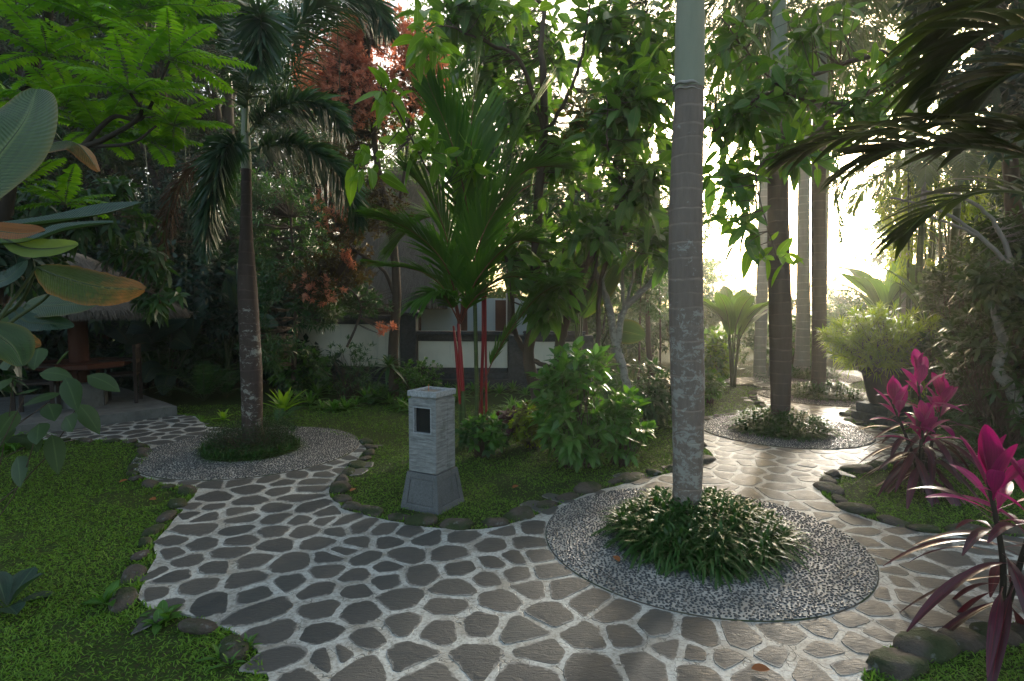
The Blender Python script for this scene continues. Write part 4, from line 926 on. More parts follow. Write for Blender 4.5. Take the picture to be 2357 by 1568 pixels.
f2 = proto('forest_tree', 'dark broadleaf tree in the crowded wall of trees behind the left lawn', GF, 10, 2.2, 2400, .13, .05, [LM['forest deep leaf'], LM['forest leaf'], LM['forest deep leaf']], zmin=.1)
GU = 'undergrowth bushes at the foot of the left trees'
f3 = proto('forest_bush', 'dark leafy bush in the undergrowth at the foot of the left trees', GU, 2.6, 1.3, 520, .22, .09, [LM['forest deep leaf'], LM['forest leaf']], nb=5, zmin=.08, prof=P_ov)
f3['category'] = 'bush'
GH = 'hazy trees beyond the end of the path'
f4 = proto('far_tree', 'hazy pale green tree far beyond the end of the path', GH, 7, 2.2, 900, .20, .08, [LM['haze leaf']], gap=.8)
def spread(pr, spots, sc=(.85, 1.2)):
    for i, (x, d, s) in enumerate(spots):
        q = W(x, 700, d); loc = (q[0], d, 0); rz = rng.uniform(0, 6.28); s2 = s * rng.uniform(.92, 1.08)
        if i == 0: pr.location = loc; pr.rotation_euler = (0, 0, rz); pr.scale = (s2,) * 3
        else: copy_tree(pr, loc, rz, s2)
spread(f1, [(x, 15 + (i % 2) * 1.6, 1.05) for i, x in enumerate(range(-420, 700, 160))] + [(760, 19.5, 1.1), (960, 21, .9)])
spread(f2, [(x, 12.2 + (i % 3) * .7, .95 + .1 * (i % 2)) for i, x in enumerate(range(-520, 620, 150))] + [(690, 16.5, 1.0), (800, 23, 1.1), (-560, 9, .9), (-700, 6.5, .9)])
spread(f3, [(x, 10.9 + (i % 3) * .5, 1.0) for i, x in enumerate(range(-300, 760, 95))] + [(-350, 8.2, 1.1), (-200, 9.3, 1.2), (330, 10.6, .8)])
spread(f4, [(1050, 26, .9), (1230, 24, .6), (1400, 27, .6), (1500, 20, .5), (1640, 30, .55), (1760, 34, .5), (1900, 33, .5), (2050, 24, .75), (2200, 20, 1.0), (2330, 22, 1.1), (2470, 15, 1.0), (2620, 12, 1.0), (1350, 18, .5)])
GB = 'dark leafy trees behind the right edge'
f5 = copy_tree(f2, (0, 0, 0), 0, 1, 'dark leafy tree standing behind the shrubs of the right edge', GB)
spread(f5, [(2500, 7.5, .62), (2420, 10.5, .7), (2300, 13, .6), (2650, 6.5, .7), (2780, 5.0, .8), (2180, 15.5, .5)])
# low hazy shrubs across the end of the path
GS = 'hazy shrubs closing the end of the path'
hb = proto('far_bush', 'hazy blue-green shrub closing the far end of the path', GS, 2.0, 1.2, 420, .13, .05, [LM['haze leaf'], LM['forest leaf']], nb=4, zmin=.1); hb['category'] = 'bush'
spread(hb, [(1700, 15.5, 1.0), (1600, 16, 1.1), (1800, 16.5, .9), (1900, 17, .8), (1980, 16, .85), (2090, 14.5, 1.0), (2190, 13, 1.0), (1500, 15, 1.2), (2290, 11.5, 1.1), (1400, 14, 1.2), (1740, 20, 1.0), (1960, 21, 1.0), (2400, 9, 1.2)])
# ================================================================ BROADLEAF TREES IN THE MIDDLE
BL = dict(L=.23, Wd=.092, spread=(30, 100), nseg=5, droop=.28, fold=.3, mid=True, tw=.26, prof=P_leaf, lvar=.35)
base = G(1236, 945)
tree('broadleaf_tree', W(1240, 940, 7.6) * [1, 1, 0], 'crooked small tree with large leaves, brown trunk forking just right of the red palm', 'tree',
     [([w(1243,950,7.6), w(1236,906,7.6), w(1216,823,7.5), w(1228,740,7.4), w(1232,620,7.3), w(1240,450,7.2), w(1253,300,7.1), w(1250,170,7.0), w(1245,100,7.0), w(1262,-40,7.0)], [.10, .075, .06, .045, .02]),
      ([w(1216,823,7.5), w(1185,760,7.4), w(1175,640,7.2), w(1150,540,7.0)], [.04, .015]), ([w(1225,830,7.5), w(1275,850,7.4), w(1320,880,7.3)], [.035, .02]),
      ([w(1253,300,7.1), w(1196,140,6.8), w(1119,97,6.4), w(1036,0,6.0)], [.03, .012]), ([w(1253,300,7.1), w(1279,273,6.9), w(1332,157,6.7), w(1359,0,6.6)], [.03, .012]),
      ([w(1150,540,7.0), w(1020,440,6.0), w(900,230,5.3), w(870,200,5.2)], [.012, .005]), ([w(1119,97,6.4), w(1020,60,5.6), w(960,90,5.2)], [.012, .005])],
     [vb(1120,110,7.5,110,130,.8,79), vb(1270,90,7.7,120,120,.9,36), vb(1190,260,7.6,110,90,.7,54), vb(1290,350,7.4,110,90,.8,64), vb(1210,560,7.4,110,110,.7,61), vb(1060,30,6.2,110,60,.5,32), vb(1250,680,6.7,70,80,.5,36),
      vb(985,90,5.3,50,45,.2,8,1), vb(895,215,5.2,35,35,.15,5,1), vb(1000,330,5.6,90,70,.3,9,1), vb(850,395,5.3,40,20,.2,4,1), vb(1080,370,6,60,40,.3,7,1), vb(1160,20,6.2,120,50,.4,12,1), vb(1360,270,6.9,80,60,.4,18,2)],
     BL, M['bark'], [LM['broad leaf'], LM['lime leaf'], LM['scorched big leaf']], k=4, up=.2, gap=.0)
tree('broadleaf_tree', W(1290, 930, 7.2) * [1, 1, 0], 'leaning small tree with large dark leaves just left of the nearest palm trunk', 'tree',
     [([w(1285,940,7.2), w(1288,800,7.1), w(1306,723,7.0), w(1326,656,6.9), w(1369,573,6.8), w(1420,480,6.7), w(1465,330,6.6), w(1475,200,6.6), w(1490,-30,6.6)], [.07, .06, .045, .03, .015]),
      ([w(1306,723,7.0), w(1365,640,6.8), w(1380,560,6.8), w(1440,440,6.5)], [.03, .012]), ([w(1288,800,7.1), w(1275,700,7.0), w(1300,560,6.9)], [.03, .012]), ([w(1378,800,6.9), w(1378,700,6.9), w(1390,620,6.9), w(1425,540,6.8), w(1440,430,6.8)], [.03, .025]),
      ([w(1440,440,6.5), w(1400,340,6.0), w(1400,240,5.8)], [.014, .006]), ([w(1465,330,6.6), w(1520,260,6.2), w(1560,180,6.0)], [.02, .008])],
     [vb(1430,290,6.2,110,90,.7,61), vb(1480,120,6.6,100,120,.8,82), vb(1480,420,6.3,90,90,.7,64), vb(1370,520,6.6,110,80,.6,50), vb(1450,230,5.9,80,50,.4,32), vb(1290,640,6.3,60,70,.4,21), vb(1390,60,6.8,80,80,.6,39), vb(1500,560,6.6,70,70,.5,28), vb(1490,160,5.8,60,60,.3,8,1)],
     BL, M['bark'], [LM['broad leaf'], LM['lime leaf']], k=4, up=.2, gap=.0)
tree('broadleaf_tree', W(2330, 880, 5.9) * [1, 1, 0], 'tree with large leaves reaching over the path right of the nearest palm trunk', 'tree',
     [([w(2330,900,5.9), w(2340,600,5.9), w(2320,300,5.8), w(2300,100,5.8)], [.09, .05]), ([w(2320,300,5.8), w(2140,170,5.5), w(2060,190,5.3), w(1950,240,5.2), w(1850,330,5.1), w(1760,370,5.1)], [.03, .008]),
      ([w(2300,100,5.8), w(2050,120,5.6), w(1880,170,5.5), w(1740,230,5.4), w(1650,300,5.4)], [.03, .008]), ([w(1950,240,5.2), w(1820,220,5.4), w(1720,120,5.5), w(1660,40,5.6)], [.014, .006]), ([w(1760,370,5.1), w(1740,420,5.1), w(1790,600,5.0)], [.01, .004])],
     [vb(1690,90,5.6,90,90,.5,24), vb(1700,260,5.4,100,80,.5,37), vb(1800,200,5.5,110,80,.5,35), vb(1690,400,5.3,70,70,.4,17), vb(1860,80,5.6,110,60,.5,17), vb(1970,250,5.3,110,60,.5,26), vb(2070,150,5.3,80,45,.3,14), vb(1830,350,5.1,110,50,.3,17), vb(1700,520,5.2,55,70,.25,9), vb(1790,590,5.0,25,20,.1,3, 1), vb(2070,120,5.2,70,40,.2,5,3), vb(1860,300,5.1,90,60,.3,5,3)],
     dict(BL, L=.19, Wd=.08), M['bark'], [LM['broad leaf'], LM['lime leaf']], k=4, up=.1, gap=.0)
# darker fine-leaved trees filling behind
def fill(name, label, cat, x, yb, d, limbs, blobs, leaf, mats, k=8, bark='bark', **q):
    lk = dict(L=.14, Wd=.05, spread=(30, 95), nseg=2, droop=.2); lk.update(leaf)
    return tree(name, W(x, 700, d) * [1, 1, 0], label, cat, [([w(*p) for p in pts], rr) for pts, rr in limbs], blobs, lk, M[bark], mats, k=k, **q)
fill('small_tree', 'dark whorl-leaved small tree behind the left palm trunk', 'tree', 670, 900, 9.8, [([(675,880,9.8), (680,700,9.8), (670,500,9.8)], [.05, .02])],
     [vb(660,560,9.6,110,150,.9,330), vb(700,700,9.2,90,90,.6,170), vb(600,450,9.9,90,110,.7,150), vb(640,790,9,90,60,.5,90)], dict(L=.13, Wd=.022, nseg=2), [LM['narrow leaf']], k=12)
fill('small_tree', 'dark glossy small tree between the left lawn and the shelter', 'tree', 400, 900, 10.4, [([(400,880,10.4), (400,700,10.4), (390,420,10.4)], [.06, .02])],
     [vb(430,640,10.2,130,90,.8,190), vb(330,560,10.4,110,80,.8,160), vb(440,500,10.5,120,90,.8,160), vb(480,740,10,60,60,.4,60)], dict(L=.15, Wd=.06), [LM['forest deep leaf'], LM['forest leaf']])
fill('small_tree', 'dense dark needle-leaved tree just left of the nearest palm trunk', 'tree', 1500, 900, 9.0, [([(1500,900,9), (1490,700,9), (1500,500,9)], [.05, .02]), ([(1470,900,8.8), (1475,650,8.8)], [.02, .012]), ([(1520,900,8.8), (1518,600,8.8)], [.018, .01])],
     [vb(1480,600,8.8,90,75,.6,170), vb(1540,500,9,80,90,.6,120), vb(1500,700,8.8,50,30,.4,40), vb(1640,500,9.2,50,80,.5,50)], dict(L=.12, Wd=.018, nseg=2), [LM['narrow leaf']], k=14)
fill('small_tree', 'mid green tree filling the gap above the garden wall', 'tree', 1350, 900, 12.0, [([(1350,880,12), (1340,600,12), (1360,350,12)], [.09, .03])],
     [vb(1300,440,12,150,90,1.,150), vb(1430,520,12.2,140,110,1.,170), vb(1350,640,12,120,70,.8,80), vb(1520,380,12.5,110,110,1.,90), vb(1180,400,12.5,90,120,.8,70)], dict(L=.20, Wd=.075), [LM['forest leaf'], LM['haze leaf']])
fill('feathery_tree', 'pale sunlit tree behind the red-leaved tree at the top', 'tree', 1000, 700, 16.0, [([(1000,870,16), (1005,500,16), (1010,100,16)], [.12, .04])],
     [vb(1010,60,16,90,120,1.4,160), vb(1070,200,16,90,120,1.2,120), vb(930,300,15.5,120,170,1.2,200)], dict(L=.18, Wd=.06), [LM['haze leaf']])
# red-leaved tree
rt = fill('red_leaved_tree', 'tree with coppery red young leaves over the left end of the garden wall', 'tree', 905, 900, 9.4,
     [([(907,930,9.4), (905,800,9.4), (912,690,9.4), (905,560,9.3), (870,380,9.2), (850,200,9.1), (850,90,9.1)], [.09, .075, .05, .02]), ([(912,690,9.4), (880,620,9.3), (800,560,9.2), (740,440,9.2)], [.035, .012]), ([(905,560,9.3), (930,400,9.2), (950,200,9.2), (960,90,9.2)], [.03, .01]), ([(800,800,8.8), (830,700,8.8), (760,640,8.8), (710,680,8.7)], [.02, .008])],
     [vb(800,170,9.0,120,85,.8,800,0), vb(880,110,9.1,110,80,.8,900,0), vb(960,150,9.3,80,100,.7,600,0), vb(850,250,9.2,150,80,.8,420,1), vb(840,250,8.9,130,70,.7,420,0), vb(780,370,9.2,90,110,.8,340,1), vb(780,480,8.9,60,60,.5,60,0), vb(820,570,9.1,90,90,.7,330,1), vb(730,640,8.8,80,60,.5,240,1), vb(725,665,8.6,80,35,.4,55,0), vb(850,590,8.8,60,30,.3,40,0), vb(890,760,8.8,35,25,.2,20,0), vb(880,480,9.3,70,120,.6,200,1), vb(840,700,9.0,60,40,.4,100,2), vb(800,420,9.4,120,200,.7,300,2)],
     dict(L=.078, Wd=.027, spread=(20, 80), nseg=2, droop=.05), [LM['red leaf'], LM['rust leaf'], LM['narrow leaf']], k=9, gap=.45)
# frangipani with bare forks
fr = tree('frangipani_tree', W(1450, 960, 6.9) * [1, 1, 0], 'bare-forked pale lichened tree growing behind the leafy green bush', 'tree',
     [([w(1455,960,6.9), w(1435,850,6.9), w(1416,800,6.9)], [.06, .045, .065]), ([w(1416,795,6.9), w(1400,700,6.9), w(1365,610,7), w(1360,520,7)], [.05, .03]), ([w(1420,795,6.9), w(1437,715,6.8), w(1500,650,6.7), w(1535,590,6.6), w(1560,560,6.6)], [.042, .025]), ([w(1437,715,6.8), w(1433,640,6.9), w(1440,560,6.9)], [.025, .014]), ([w(1437,720,6.8), w(1470,600,6.9), w(1530,530,6.8)], [.02, .01]), ([w(1400,700,6.9), w(1390,640,6.8), w(1450,560,6.7)], [.016, .008])],
     [vb(1360,500,7,40,30,.2,5), vb(1545,550,6.6,40,30,.2,5)], dict(L=.22, Wd=.07, spread=(40, 85), nseg=4, mid=True, fold=.25), M['palebark'], [LM['broad leaf']], k=8, twig=.004)
# bushes
def bush(name, label, cat, x, yg, r_, h, n, leaf, mats, k=8, stems=14, fl=.7, gap=.15, group=None, up=.6):
    c = G(x, yg); d = c[1] + r_; c = np.array([c[0], d, 0])
    r = thing(name, c, label, cat, group); f = MB(); s = MB()
    P_ = []
    for i, m_ in enumerate(mats):
        p, dd = ellips(c + [0, 0, h * .52], (r_, r_, h * .5), int(n * (1 - .0 * i) / len(mats)), .4, gap, 3.5)
        lk = dict(spread=(25, 85), nseg=3, droop=.2); lk.update(leaf); whorls(f, p, nrm(dd + Z * up), k, mat_=i, **lk); P_.append(p)
    P_ = np.concatenate(P_); q = P_[rng.random(len(P_)) < fl]; b0 = np.column_stack([c[0] + rng.normal(0, r_ * .18, len(q)), c[1] + rng.normal(0, r_ * .18, len(q)), np.full(len(q), -.01)]); sticks(s, b0, q, .006, .002, 4, 0, .06, 4)
    s.build('stem', M['twig'], r); f.build('foliage', [LM[m_] for m_ in mats], r); return r
bush('leafy_bush', 'bright green leafy bush in the middle of the lantern lawn', 'bush', 1345, 1105, .46, 1.2, 165, dict(L=.155, Wd=.06, nseg=5, mid=True, fold=.25, tw=.09, droop=.25), ['bush leaf'], k=8, gap=.2)
bush('leafy_bush', 'lower bright green shoots at the right foot of the leafy bush', 'bush', 1440, 1090, .28, .75, 60, dict(L=.12, Wd=.05, nseg=4, mid=True, fold=.25, tw=.07), ['bush leaf'], k=8)
bush('coleus', 'low yellow and maroon coleus left of the leafy bush', 'coleus', 1232, 1045, .30, .52, 260, dict(L=.05, Wd=.034, spread=(50, 95)), ['golden narrow leaf', 'coleus leaf'], k=6)
bush('maroon_plant', 'low dark maroon plant behind the lantern lawn', 'plant', 1180, 1005, .22, .3, 40, dict(L=.11, Wd=.05, spread=(60, 95)), ['maroon leaf'], k=6)
bush('fern_bush', 'glossy dark fern-leaved bush behind the leafy bush', 'bush', 1490, 1000, .50, .85, 240, dict(L=.16, Wd=.028, nseg=4, droop=.5), ['narrow leaf'], k=9)
bush('low_shrub', 'bright green low shrub on the far lawn beside the nearest palm', 'bush', 1640, 935, .22, .55, 60, dict(L=.12, Wd=.05), ['bush leaf'], k=7)
bush('low_shrub', 'lime green shrub left of the far stone lantern', 'bush', 1660, 880, .45, 1.05, 130, dict(L=.15, Wd=.08), ['lime leaf', 'bush leaf'], k=6)
bush('leafy_shrub', 'green leafy shrub at the right side of the left palm', 'bush', 670, 915, .50, .8, 260, dict(L=.13, Wd=.065, nseg=3), ['bush leaf', 'forest leaf'], k=7)
bush('willowy_shrub', 'willowy narrow-leaved shrub before the left end of the garden wall', 'bush', 785, 930, .6, 1.0, 130, dict(L=.11, Wd=.016, spread=(25, 60)), ['narrow leaf', 'fern leaf'], k=9)
bush('leafy_shrub', 'light green ferny shrub before the wall pillar', 'bush', 955, 930, .42, .72, 260, dict(L=.06, Wd=.024), ['bush leaf'], k=9)
bush('leafy_shrub', 'dark creeping shrub under the red-stemmed palm', 'bush', 1110, 1065, .26, .42, 90, dict(L=.09, Wd=.045), ['forest leaf', 'bush leaf'], k=7)
bush('hibiscus_bush', 'hazy shrub with a few red flowers behind the second palm', 'bush', 1850, 862, .8, 1.4, 260, dict(L=.1, Wd=.06), ['haze leaf'], k=7)
bush('right_shrub', 'glossy dark shrub at the right edge behind the pink cordyline', 'bush', 2300, 1010, .62, 2.4, 620, dict(L=.13, Wd=.03, nseg=4, droop=.15, fold=.3), ['dark shrub leaf'], k=9)
bush('right_shrub', 'dark olive shrub filling the right edge above the near cordyline', 'bush', 2480, 1130, .62, 2.2, 560, dict(L=.13, Wd=.032, nseg=3), ['dark shrub leaf'], k=9)
bush('right_shrub', 'olive shrub between the bamboo and the right edge', 'bush', 2200, 930, .6, 1.4, 320, dict(L=.12, Wd=.035), ['dark shrub leaf', 'golden narrow leaf'], k=8)
# plant in the black pot
pp = thing('potted_plant', (pr.location.x, pr.location.y, .70), 'spiky yellow-green plant spreading over the black pot', 'potted plant'); c = np.array(pp.location); f = MB(); s = MB()
p, dd = ellips(c + [-.02, 0, .42], (.85, .6, .46), 330, .45, .1, 3.0); whorls(f, p, nrm(dd + Z * .7), 18, .15, .011, (15, 100), P_strap, 3, .25, .2, mat_=0); sticks(s, np.repeat(c[None], len(p), 0) + rng.normal(0, .06, (len(p), 3)) * [1, 1, .3], p, .008, .003, 4, 0, .08, 4)
s.build('stem', M['bark'], pp); f.build('foliage', LM['golden narrow leaf'], pp)
# ================================================================ BIG LEAVED CLUMPS
def bigclump(name, label, cat, x, d, leaves, m, width, zb=0.0, group=None, rr=.012, seg=14, **q):
    c = W(x, 700, d); c[2] = zb; r = thing(name, c, label, cat, group)
    for lf in leaves:
        pts = [W(*p) for p in lf]; b = MB(); dirn = nrm(pts[-1] - pts[0]); ns = nrm(np.cross(dirn, np.cross(np.array([0, -1, .5]), dirn)))
        bigleaf(b, pts, width * rng.uniform(.85, 1.1), ns, seg=seg, rib=1, petiole=c + rng.normal(0, .03, 3) * [1, 1, 0], rr=rr, **q); b.build('leaf', [LM[m], M['cane']], r)
    return r
def banana(label, x, d, h, n, m, L=1.3, width=.36):
    c = W(x, 700, d) * [1, 1, 0]; r = thing('banana_plant', c, label, 'banana plant')
    for i in range(n):
        a = i * 2.399 + .5; q = h * rng.uniform(.55, .8); e0 = R(rng.uniform(45, 82)); st = c + [.12 * math.cos(a), .12 * math.sin(a), q]; s = np.linspace(0, 1, 7); e = e0 - R(rng.uniform(40, 95)) * s ** 1.5; p = [st]; Ln = L * rng.uniform(.75, 1.15)
        for k in range(6): p.append(p[-1] + Ln / 6 * np.array([math.cos(a) * math.cos(e[k]), math.sin(a) * math.cos(e[k]), math.sin(e[k])]))
        b = MB(); bigleaf(b, p, width * rng.uniform(.8, 1.15), (-math.cos(a) * .8, -math.sin(a) * .8, .8), seg=20, nc=4, rib=1, petiole=c + rng.normal(0, .04, 3) * [1, 1, 0], rr=.012, fold=rng.uniform(-.1, .35), edge=.06, ripple=.05); b.build('leaf', [LM[m], M['cane']], r)
banana('hazy pale green banana-like plant behind the far lawn', 1690, 11.0, 1.55, 11, 'banana leaf', 1.1, .34)
banana('yellow-green backlit banana-like plant above the potted plant', 2040, 11.5, 2.3, 12, 'banana leaf', 1.4, .38)
banana('banana-like plant with arching leaves between the bamboo and the potted plant', 2150, 9.2, 1.7, 7, 'banana leaf', 1.1, .3)
bigclump('banana_plant', 'big grey-green paddle-leaved plant between the two broadleaf trees', 'banana plant', 1330, 8.2, [[(1330,720,8.2),(1310,640,8.1),(1290,560,8)],[(1335,720,8.2),(1345,620,8.1),(1350,530,8)],[(1340,730,8.2),(1390,650,8.1),(1420,600,8)],[(1325,740,8.2),(1290,690,8),(1240,670,7.9)],[(1400,760,7.5),(1440,765,7.4),(1485,775,7.3)]], 'big leaf', .40)
bigclump('elephant_ear', 'dark teal broad-leaved plant behind the shelter', 'plant', 380, 9.9, [[(330,800,9.9),(370,760,9.7),(430,740,9.5)],[(390,810,9.8),(400,780,9.6),(440,800,9.5)],[(300,790,10),(260,750,9.9),(210,750,9.8)],[(320,790,10),(300,745,9.8),(350,760,9.5)],[(360,800,9.8),(330,790,9.6),(290,810,9.4)],[(440,790,9.9),(450,720,9.8),(480,690,9.8)],[(400,850,9.7),(385,870,9.5),(375,910,9.4)],[(380,850,9.8),(350,850,9.6),(330,880,9.5)]], 'teal big leaf', .38)
bigclump('elephant_ear', 'tall dark paddle-leaved plant between the shelter and the left palm', 'plant', 520, 10.2, [[(520,760,10.2),(525,700,10.1),(520,640,10)],[(530,760,10.2),(545,660,10.1),(520,620,10)],[(515,770,10.2),(490,720,10),(470,700,10)],[(540,770,10.2),(600,740,10),(640,750,9.9)]], 'teal big leaf', .26)
# left foreground paddle leaves
fgl = thing('paddle_leaf_plant', (-2.35, 2.15, 0), 'big paddle-leaved plant reaching in from the left edge, some leaves scorched orange', 'plant')
def fg(pts, width, ns, m, **q):
    b = MB(); P = [W(*p) for p in pts]; bigleaf(b, P, width, ns, seg=26, nc=6, rib=1, petiole=np.array([-2.3 + rng.normal(0, .05), 2.15, P[0][2] - .7]), rr=.006, **q); b.build('leaf', [LM[m], M['cane']], fgl)
fg([(-110,520,1.75),(-20,380,1.8),(55,280,1.85),(85,205,1.9)], .30, (-.1, -1, .15), 'big leaf', fold=.1)
fg([(55,375,2.1),(110,335,2.1),(175,330,2.12),(228,395,2.15)], .10, (0, -.5, 1), 'scorched big leaf', fold=-.4, edge=.05)
fg([(-60,530,2.2),(100,515,2.25),(220,495,2.3),(332,466,2.4)], .13, (.2, -.4, 1), 'teal big leaf', fold=.35)
fg([(-60,560,2.3),(60,560,2.35),(150,530,2.4),(262,512,2.5)], .15, (.1, -.3, 1), 'teal big leaf', fold=.3)
fg([(-90,520,2.0),(-20,530,2.0),(50,538,2.0),(102,532,2.0)], .11, (0, -.7, 1), 'orange big leaf')
fg([(0,545,2.3),(60,570,2.3),(120,572,2.3),(180,562,2.3)], .09, (0, -1, .5), 'pale leaf', edge=.04)
fg([(85,615,2.3),(150,640,2.25),(240,662,2.25),(334,666,2.25)], .17, (.15, -1, .75), 'scorched big leaf', fold=-.25, pleat=.012, edge=.05)
fg([(60,700,2.7),(110,705,2.65),(170,700,2.6),(228,695,2.6)], .15, (0, -1, .7), 'big leaf', edge=.04)
fg([(-40,750,2.0),(0,775,2.0),(30,800,2.0),(52,842,2.0)], .14, (.3, -1, .4), 'big leaf', fold=-.3)
fg([(0,765,2.4),(30,775,2.4),(60,785,2.4),(95,795,2.4)], .08, (0, -1, .7), 'scorched big leaf', edge=.06)
fg([(20,700,2.6),(60,740,2.6),(120,745,2.6),(170,752,2.6)], .10, (0, -1, .9), 'teal big leaf')
fg([(-80,640,2.2),(-20,650,2.2),(20,640,2.2),(60,600,2.3)], .10, (0, -1, .9), 'teal big leaf')
b = MB()
for p in ([(-200,900,2.2),(-120,700,2.2),(-80,540,2.1)], [(-150,900,2.4),(0,760,2.5),(100,690,2.6),(140,640,2.5)], [(-200,800,2.3),(20,720,2.4),(88,615,2.3)]): tube(b, crom([W(*q) for q in p], 10), [.012, .006], 6)
b.build('stalk', M['cane'], fgl)
# broad round leaves low on the left
sh2 = thing('round_leaf_shrub', (-3.5, 3.0, 0), 'dark shrub with round drooping leaves at the left edge below the shelter', 'bush'); f = MB(); s = MB()
spots = [(30,870,2.9),(90,860,3),(130,840,3.1),(60,905,2.9),(150,870,2.9),(40,945,3),(110,930,3.1),(150,960,3),(20,980,3),(90,975,2.9),(200,865,2.8),(20,820,3.1),(140,905,3.2),(10,1010,3),(60,1000,3.1),(-30,900,3),(-60,850,3),(-40,960,3),(120,1000,3.1),(0,790,3),(-50,1030,3), (180,930,3.1), (40, 1050, 3), (90,800,3.2), (40,760,3.2), (10,720,3.2)]
P = np.array([W(*q) for q in spots]); D = np.column_stack([rng.normal(.6, .5, len(P)), rng.normal(-.5, .4, len(P)), rng.normal(-.25, .25, len(P))])
blades(f, P, D, np.tile([0, -.5, 1], (len(P), 1)) + rng.normal(0, .25, (len(P), 3)), .17, .10, P_leaf, 6, .35, -.15, True)
sticks(s, np.array([-3.5, 3.0, 0]) + rng.normal(0, .06, (len(P[::3]), 3)) * [1, 1, 0], P[::3], .005, .002, 5, 0, .12, 6)
s.build('stem', M['twig'], sh2); f.build('foliage', leafmat('round_leaf', (.028, .062, .014), (.045, .085, .02), .3, .45, .35, rib=(.07, .12, .04)), sh2)
def tuftplant(name, label, cat, x, yg, n, k, L, Wd, m, el=(10, 80), bend=.6, rad=.1, group=None, prof=P_strap, nseg=6, loc=None):
    c = G(x, yg) if loc is None else np.array(loc, float); a = rng.random(n) * 6.283; q = np.sqrt(rng.random(n)) * rad; C = np.stack([c[0] + q * np.cos(a), c[1] + q * np.sin(a), np.full(n, .005 + c[2])], -1)
    b = MB(); tufts(b, C, k, L, Wd, el, bend, prof, nseg); o = b.build(name, LM[m], loc=c); return tag(o, label, cat, group)
tuftplant('strap_leaf_plant', 'arching strap-leaved plant at the left edge before the platform', 'plant', 40, 1035, 4, 10, .48, .035, 'bromeliad leaf', (20, 70), .55, .12)
tuftplant('rosette_plant', 'small dark rosette of broad leaves on the near left lawn', 'plant', 20, 1400, 1, 8, .27, .12, 'teal big leaf', (5, 60), .2, .01, prof=P_obov)
tuftplant('birds_nest_fern', "lime green bird's nest fern right of the left palm", 'fern', 652, 950, 1, 16, .60, .085, 'lime leaf', (30, 80), .25, .02)
tuftplant('seedling', 'small pale green seedling on the lawn left of the left palm', 'plant', 518, 968, 1, 9, .22, .05, 'lime leaf', (15, 70), .3, .02)
tuftplant('weed', 'leafy weed sprouting on the near left lawn beside the edging', 'weed', 255, 1395, 2, 6, .14, .05, 'bush leaf', (10, 70), .3, .04, prof=P_leaf)
tuftplant('weed', 'leafy weed growing over the edging rocks at the lower left', 'weed', 360, 1440, 3, 6, .11, .05, 'bush leaf', (10, 70), .3, .06, prof=P_leaf)
tuftplant('weed', 'grassy weed at the bottom edge beside the left rocks', 'weed', 545, 1510, 4, 7, .10, .02, 'bush leaf', (10, 70), .3, .08, prof=P_leaf)
# bromeliads along the wall
GBm = 'bromeliads planted along the garden wall'
br = [tuftplant('bromeliad', 'green bromeliad rosette in the bed along the garden wall', 'bromeliad', 0, 0, 1, 26, .36, .036, 'bromeliad leaf', (5, 75), .35, .01, GBm, loc=(0, 0, 0)) for _ in range(3)]
xs = [(x, 935 + 12 * math.sin(x) , 0) for x in range(690, 1060, 26)] + [(x, 905 + 8 * math.sin(x * 2), 0) for x in range(700, 1420, 30)] + [(x, 975 + 18 * math.sin(x * 3), 0) for x in range(1100, 1250, 34)] + [(1180, 940, 0), (1220, 960, 0), (1270, 930, 0), (1320, 950, 0), (1370, 940, 0), (1420, 960, 0), (1540, 985, 0), (1520, 950, 0)]
for i, (x, y, _) in enumerate(xs):
    o = br[i % 3] if i < 3 else br[i % 3].copy()
    if i >= 3: coll.objects.link(o)
    q = G(x, y); o.location = (q[0], q[1], 0); s_ = rng.uniform(.8, 1.25); o.scale = (s_,) * 3; o.rotation_euler = (0, 0, rng.uniform(0, 6.3))
tuftplant('red_bromeliad', 'bromeliad with a red heart at the lawn edge before the wall', 'bromeliad', 775, 945, 1, 22, .30, .04, 'bromeliad leaf', (5, 75), .35, .01)
tuftplant('fern_rosette', 'dark staghorn rosette hanging on the trunk of the red-leaved tree', 'fern', 0, 0, 1, 22, .40, .06, 'narrow leaf', (-20, 75), .5, .02, loc=W(897, 845, 9.1))
# ferns
def fern(label, x, yg, n, L, ll, m='fern leaf', group='ferns under the trees', el=(20, 70), name='fern', cat='fern', lw=.018, loc=None):
    c = G(x, yg) if loc is None else loc; r = thing(name, c, label, cat, group); c = np.array(c, float)
    for i in range(n):
        a = i * 2.4 + rng.random(); e0 = R(rng.uniform(*el)); Lf = L * rng.uniform(.8, 1.15); s = np.linspace(0, 1, 6); e = e0 - R(80) * s ** 1.3; p = [c]
        for k in range(5): p.append(p[-1] + Lf / 5 * np.array([math.cos(a) * math.cos(e[k]), math.sin(a) * math.cos(e[k]), math.sin(e[k])]))
        b = MB(); frond(b, p, ll, lw, 26, .15, 'flat', .15, .005, seg=14, nseg=2, lift=.1, ang=(75, 50)); b.build('frond', [M['cane'], LM[m]], r)
fern('feathery fern palm left of the left palm trunk', 470, 925, 14, .95, .20, el=(40, 80), name='fern_palm', cat='palm', group=None)
fern('second feathery fern palm close behind the left palm trunk', 520, 915, 9, .75, .16, el=(30, 80), name='fern_palm', cat='palm', group=None)
fern('low green fern under the leafy shrub right of the left palm', 640, 985, 9, .45, .09)
fern('green fern below the wall at the foot of the red-leaved tree', 880, 925, 12, .6, .11)
fern('fern under the leaning broadleaf tree', 1480, 965, 10, .6, .12)
fern('tall fern behind the far lawn left of the far lantern', 1650, 868, 9, 1.5, .28)
fern('fern behind the pink cordyline at the right edge', 2235, 1040, 12, .75, .11, el=(30, 75))
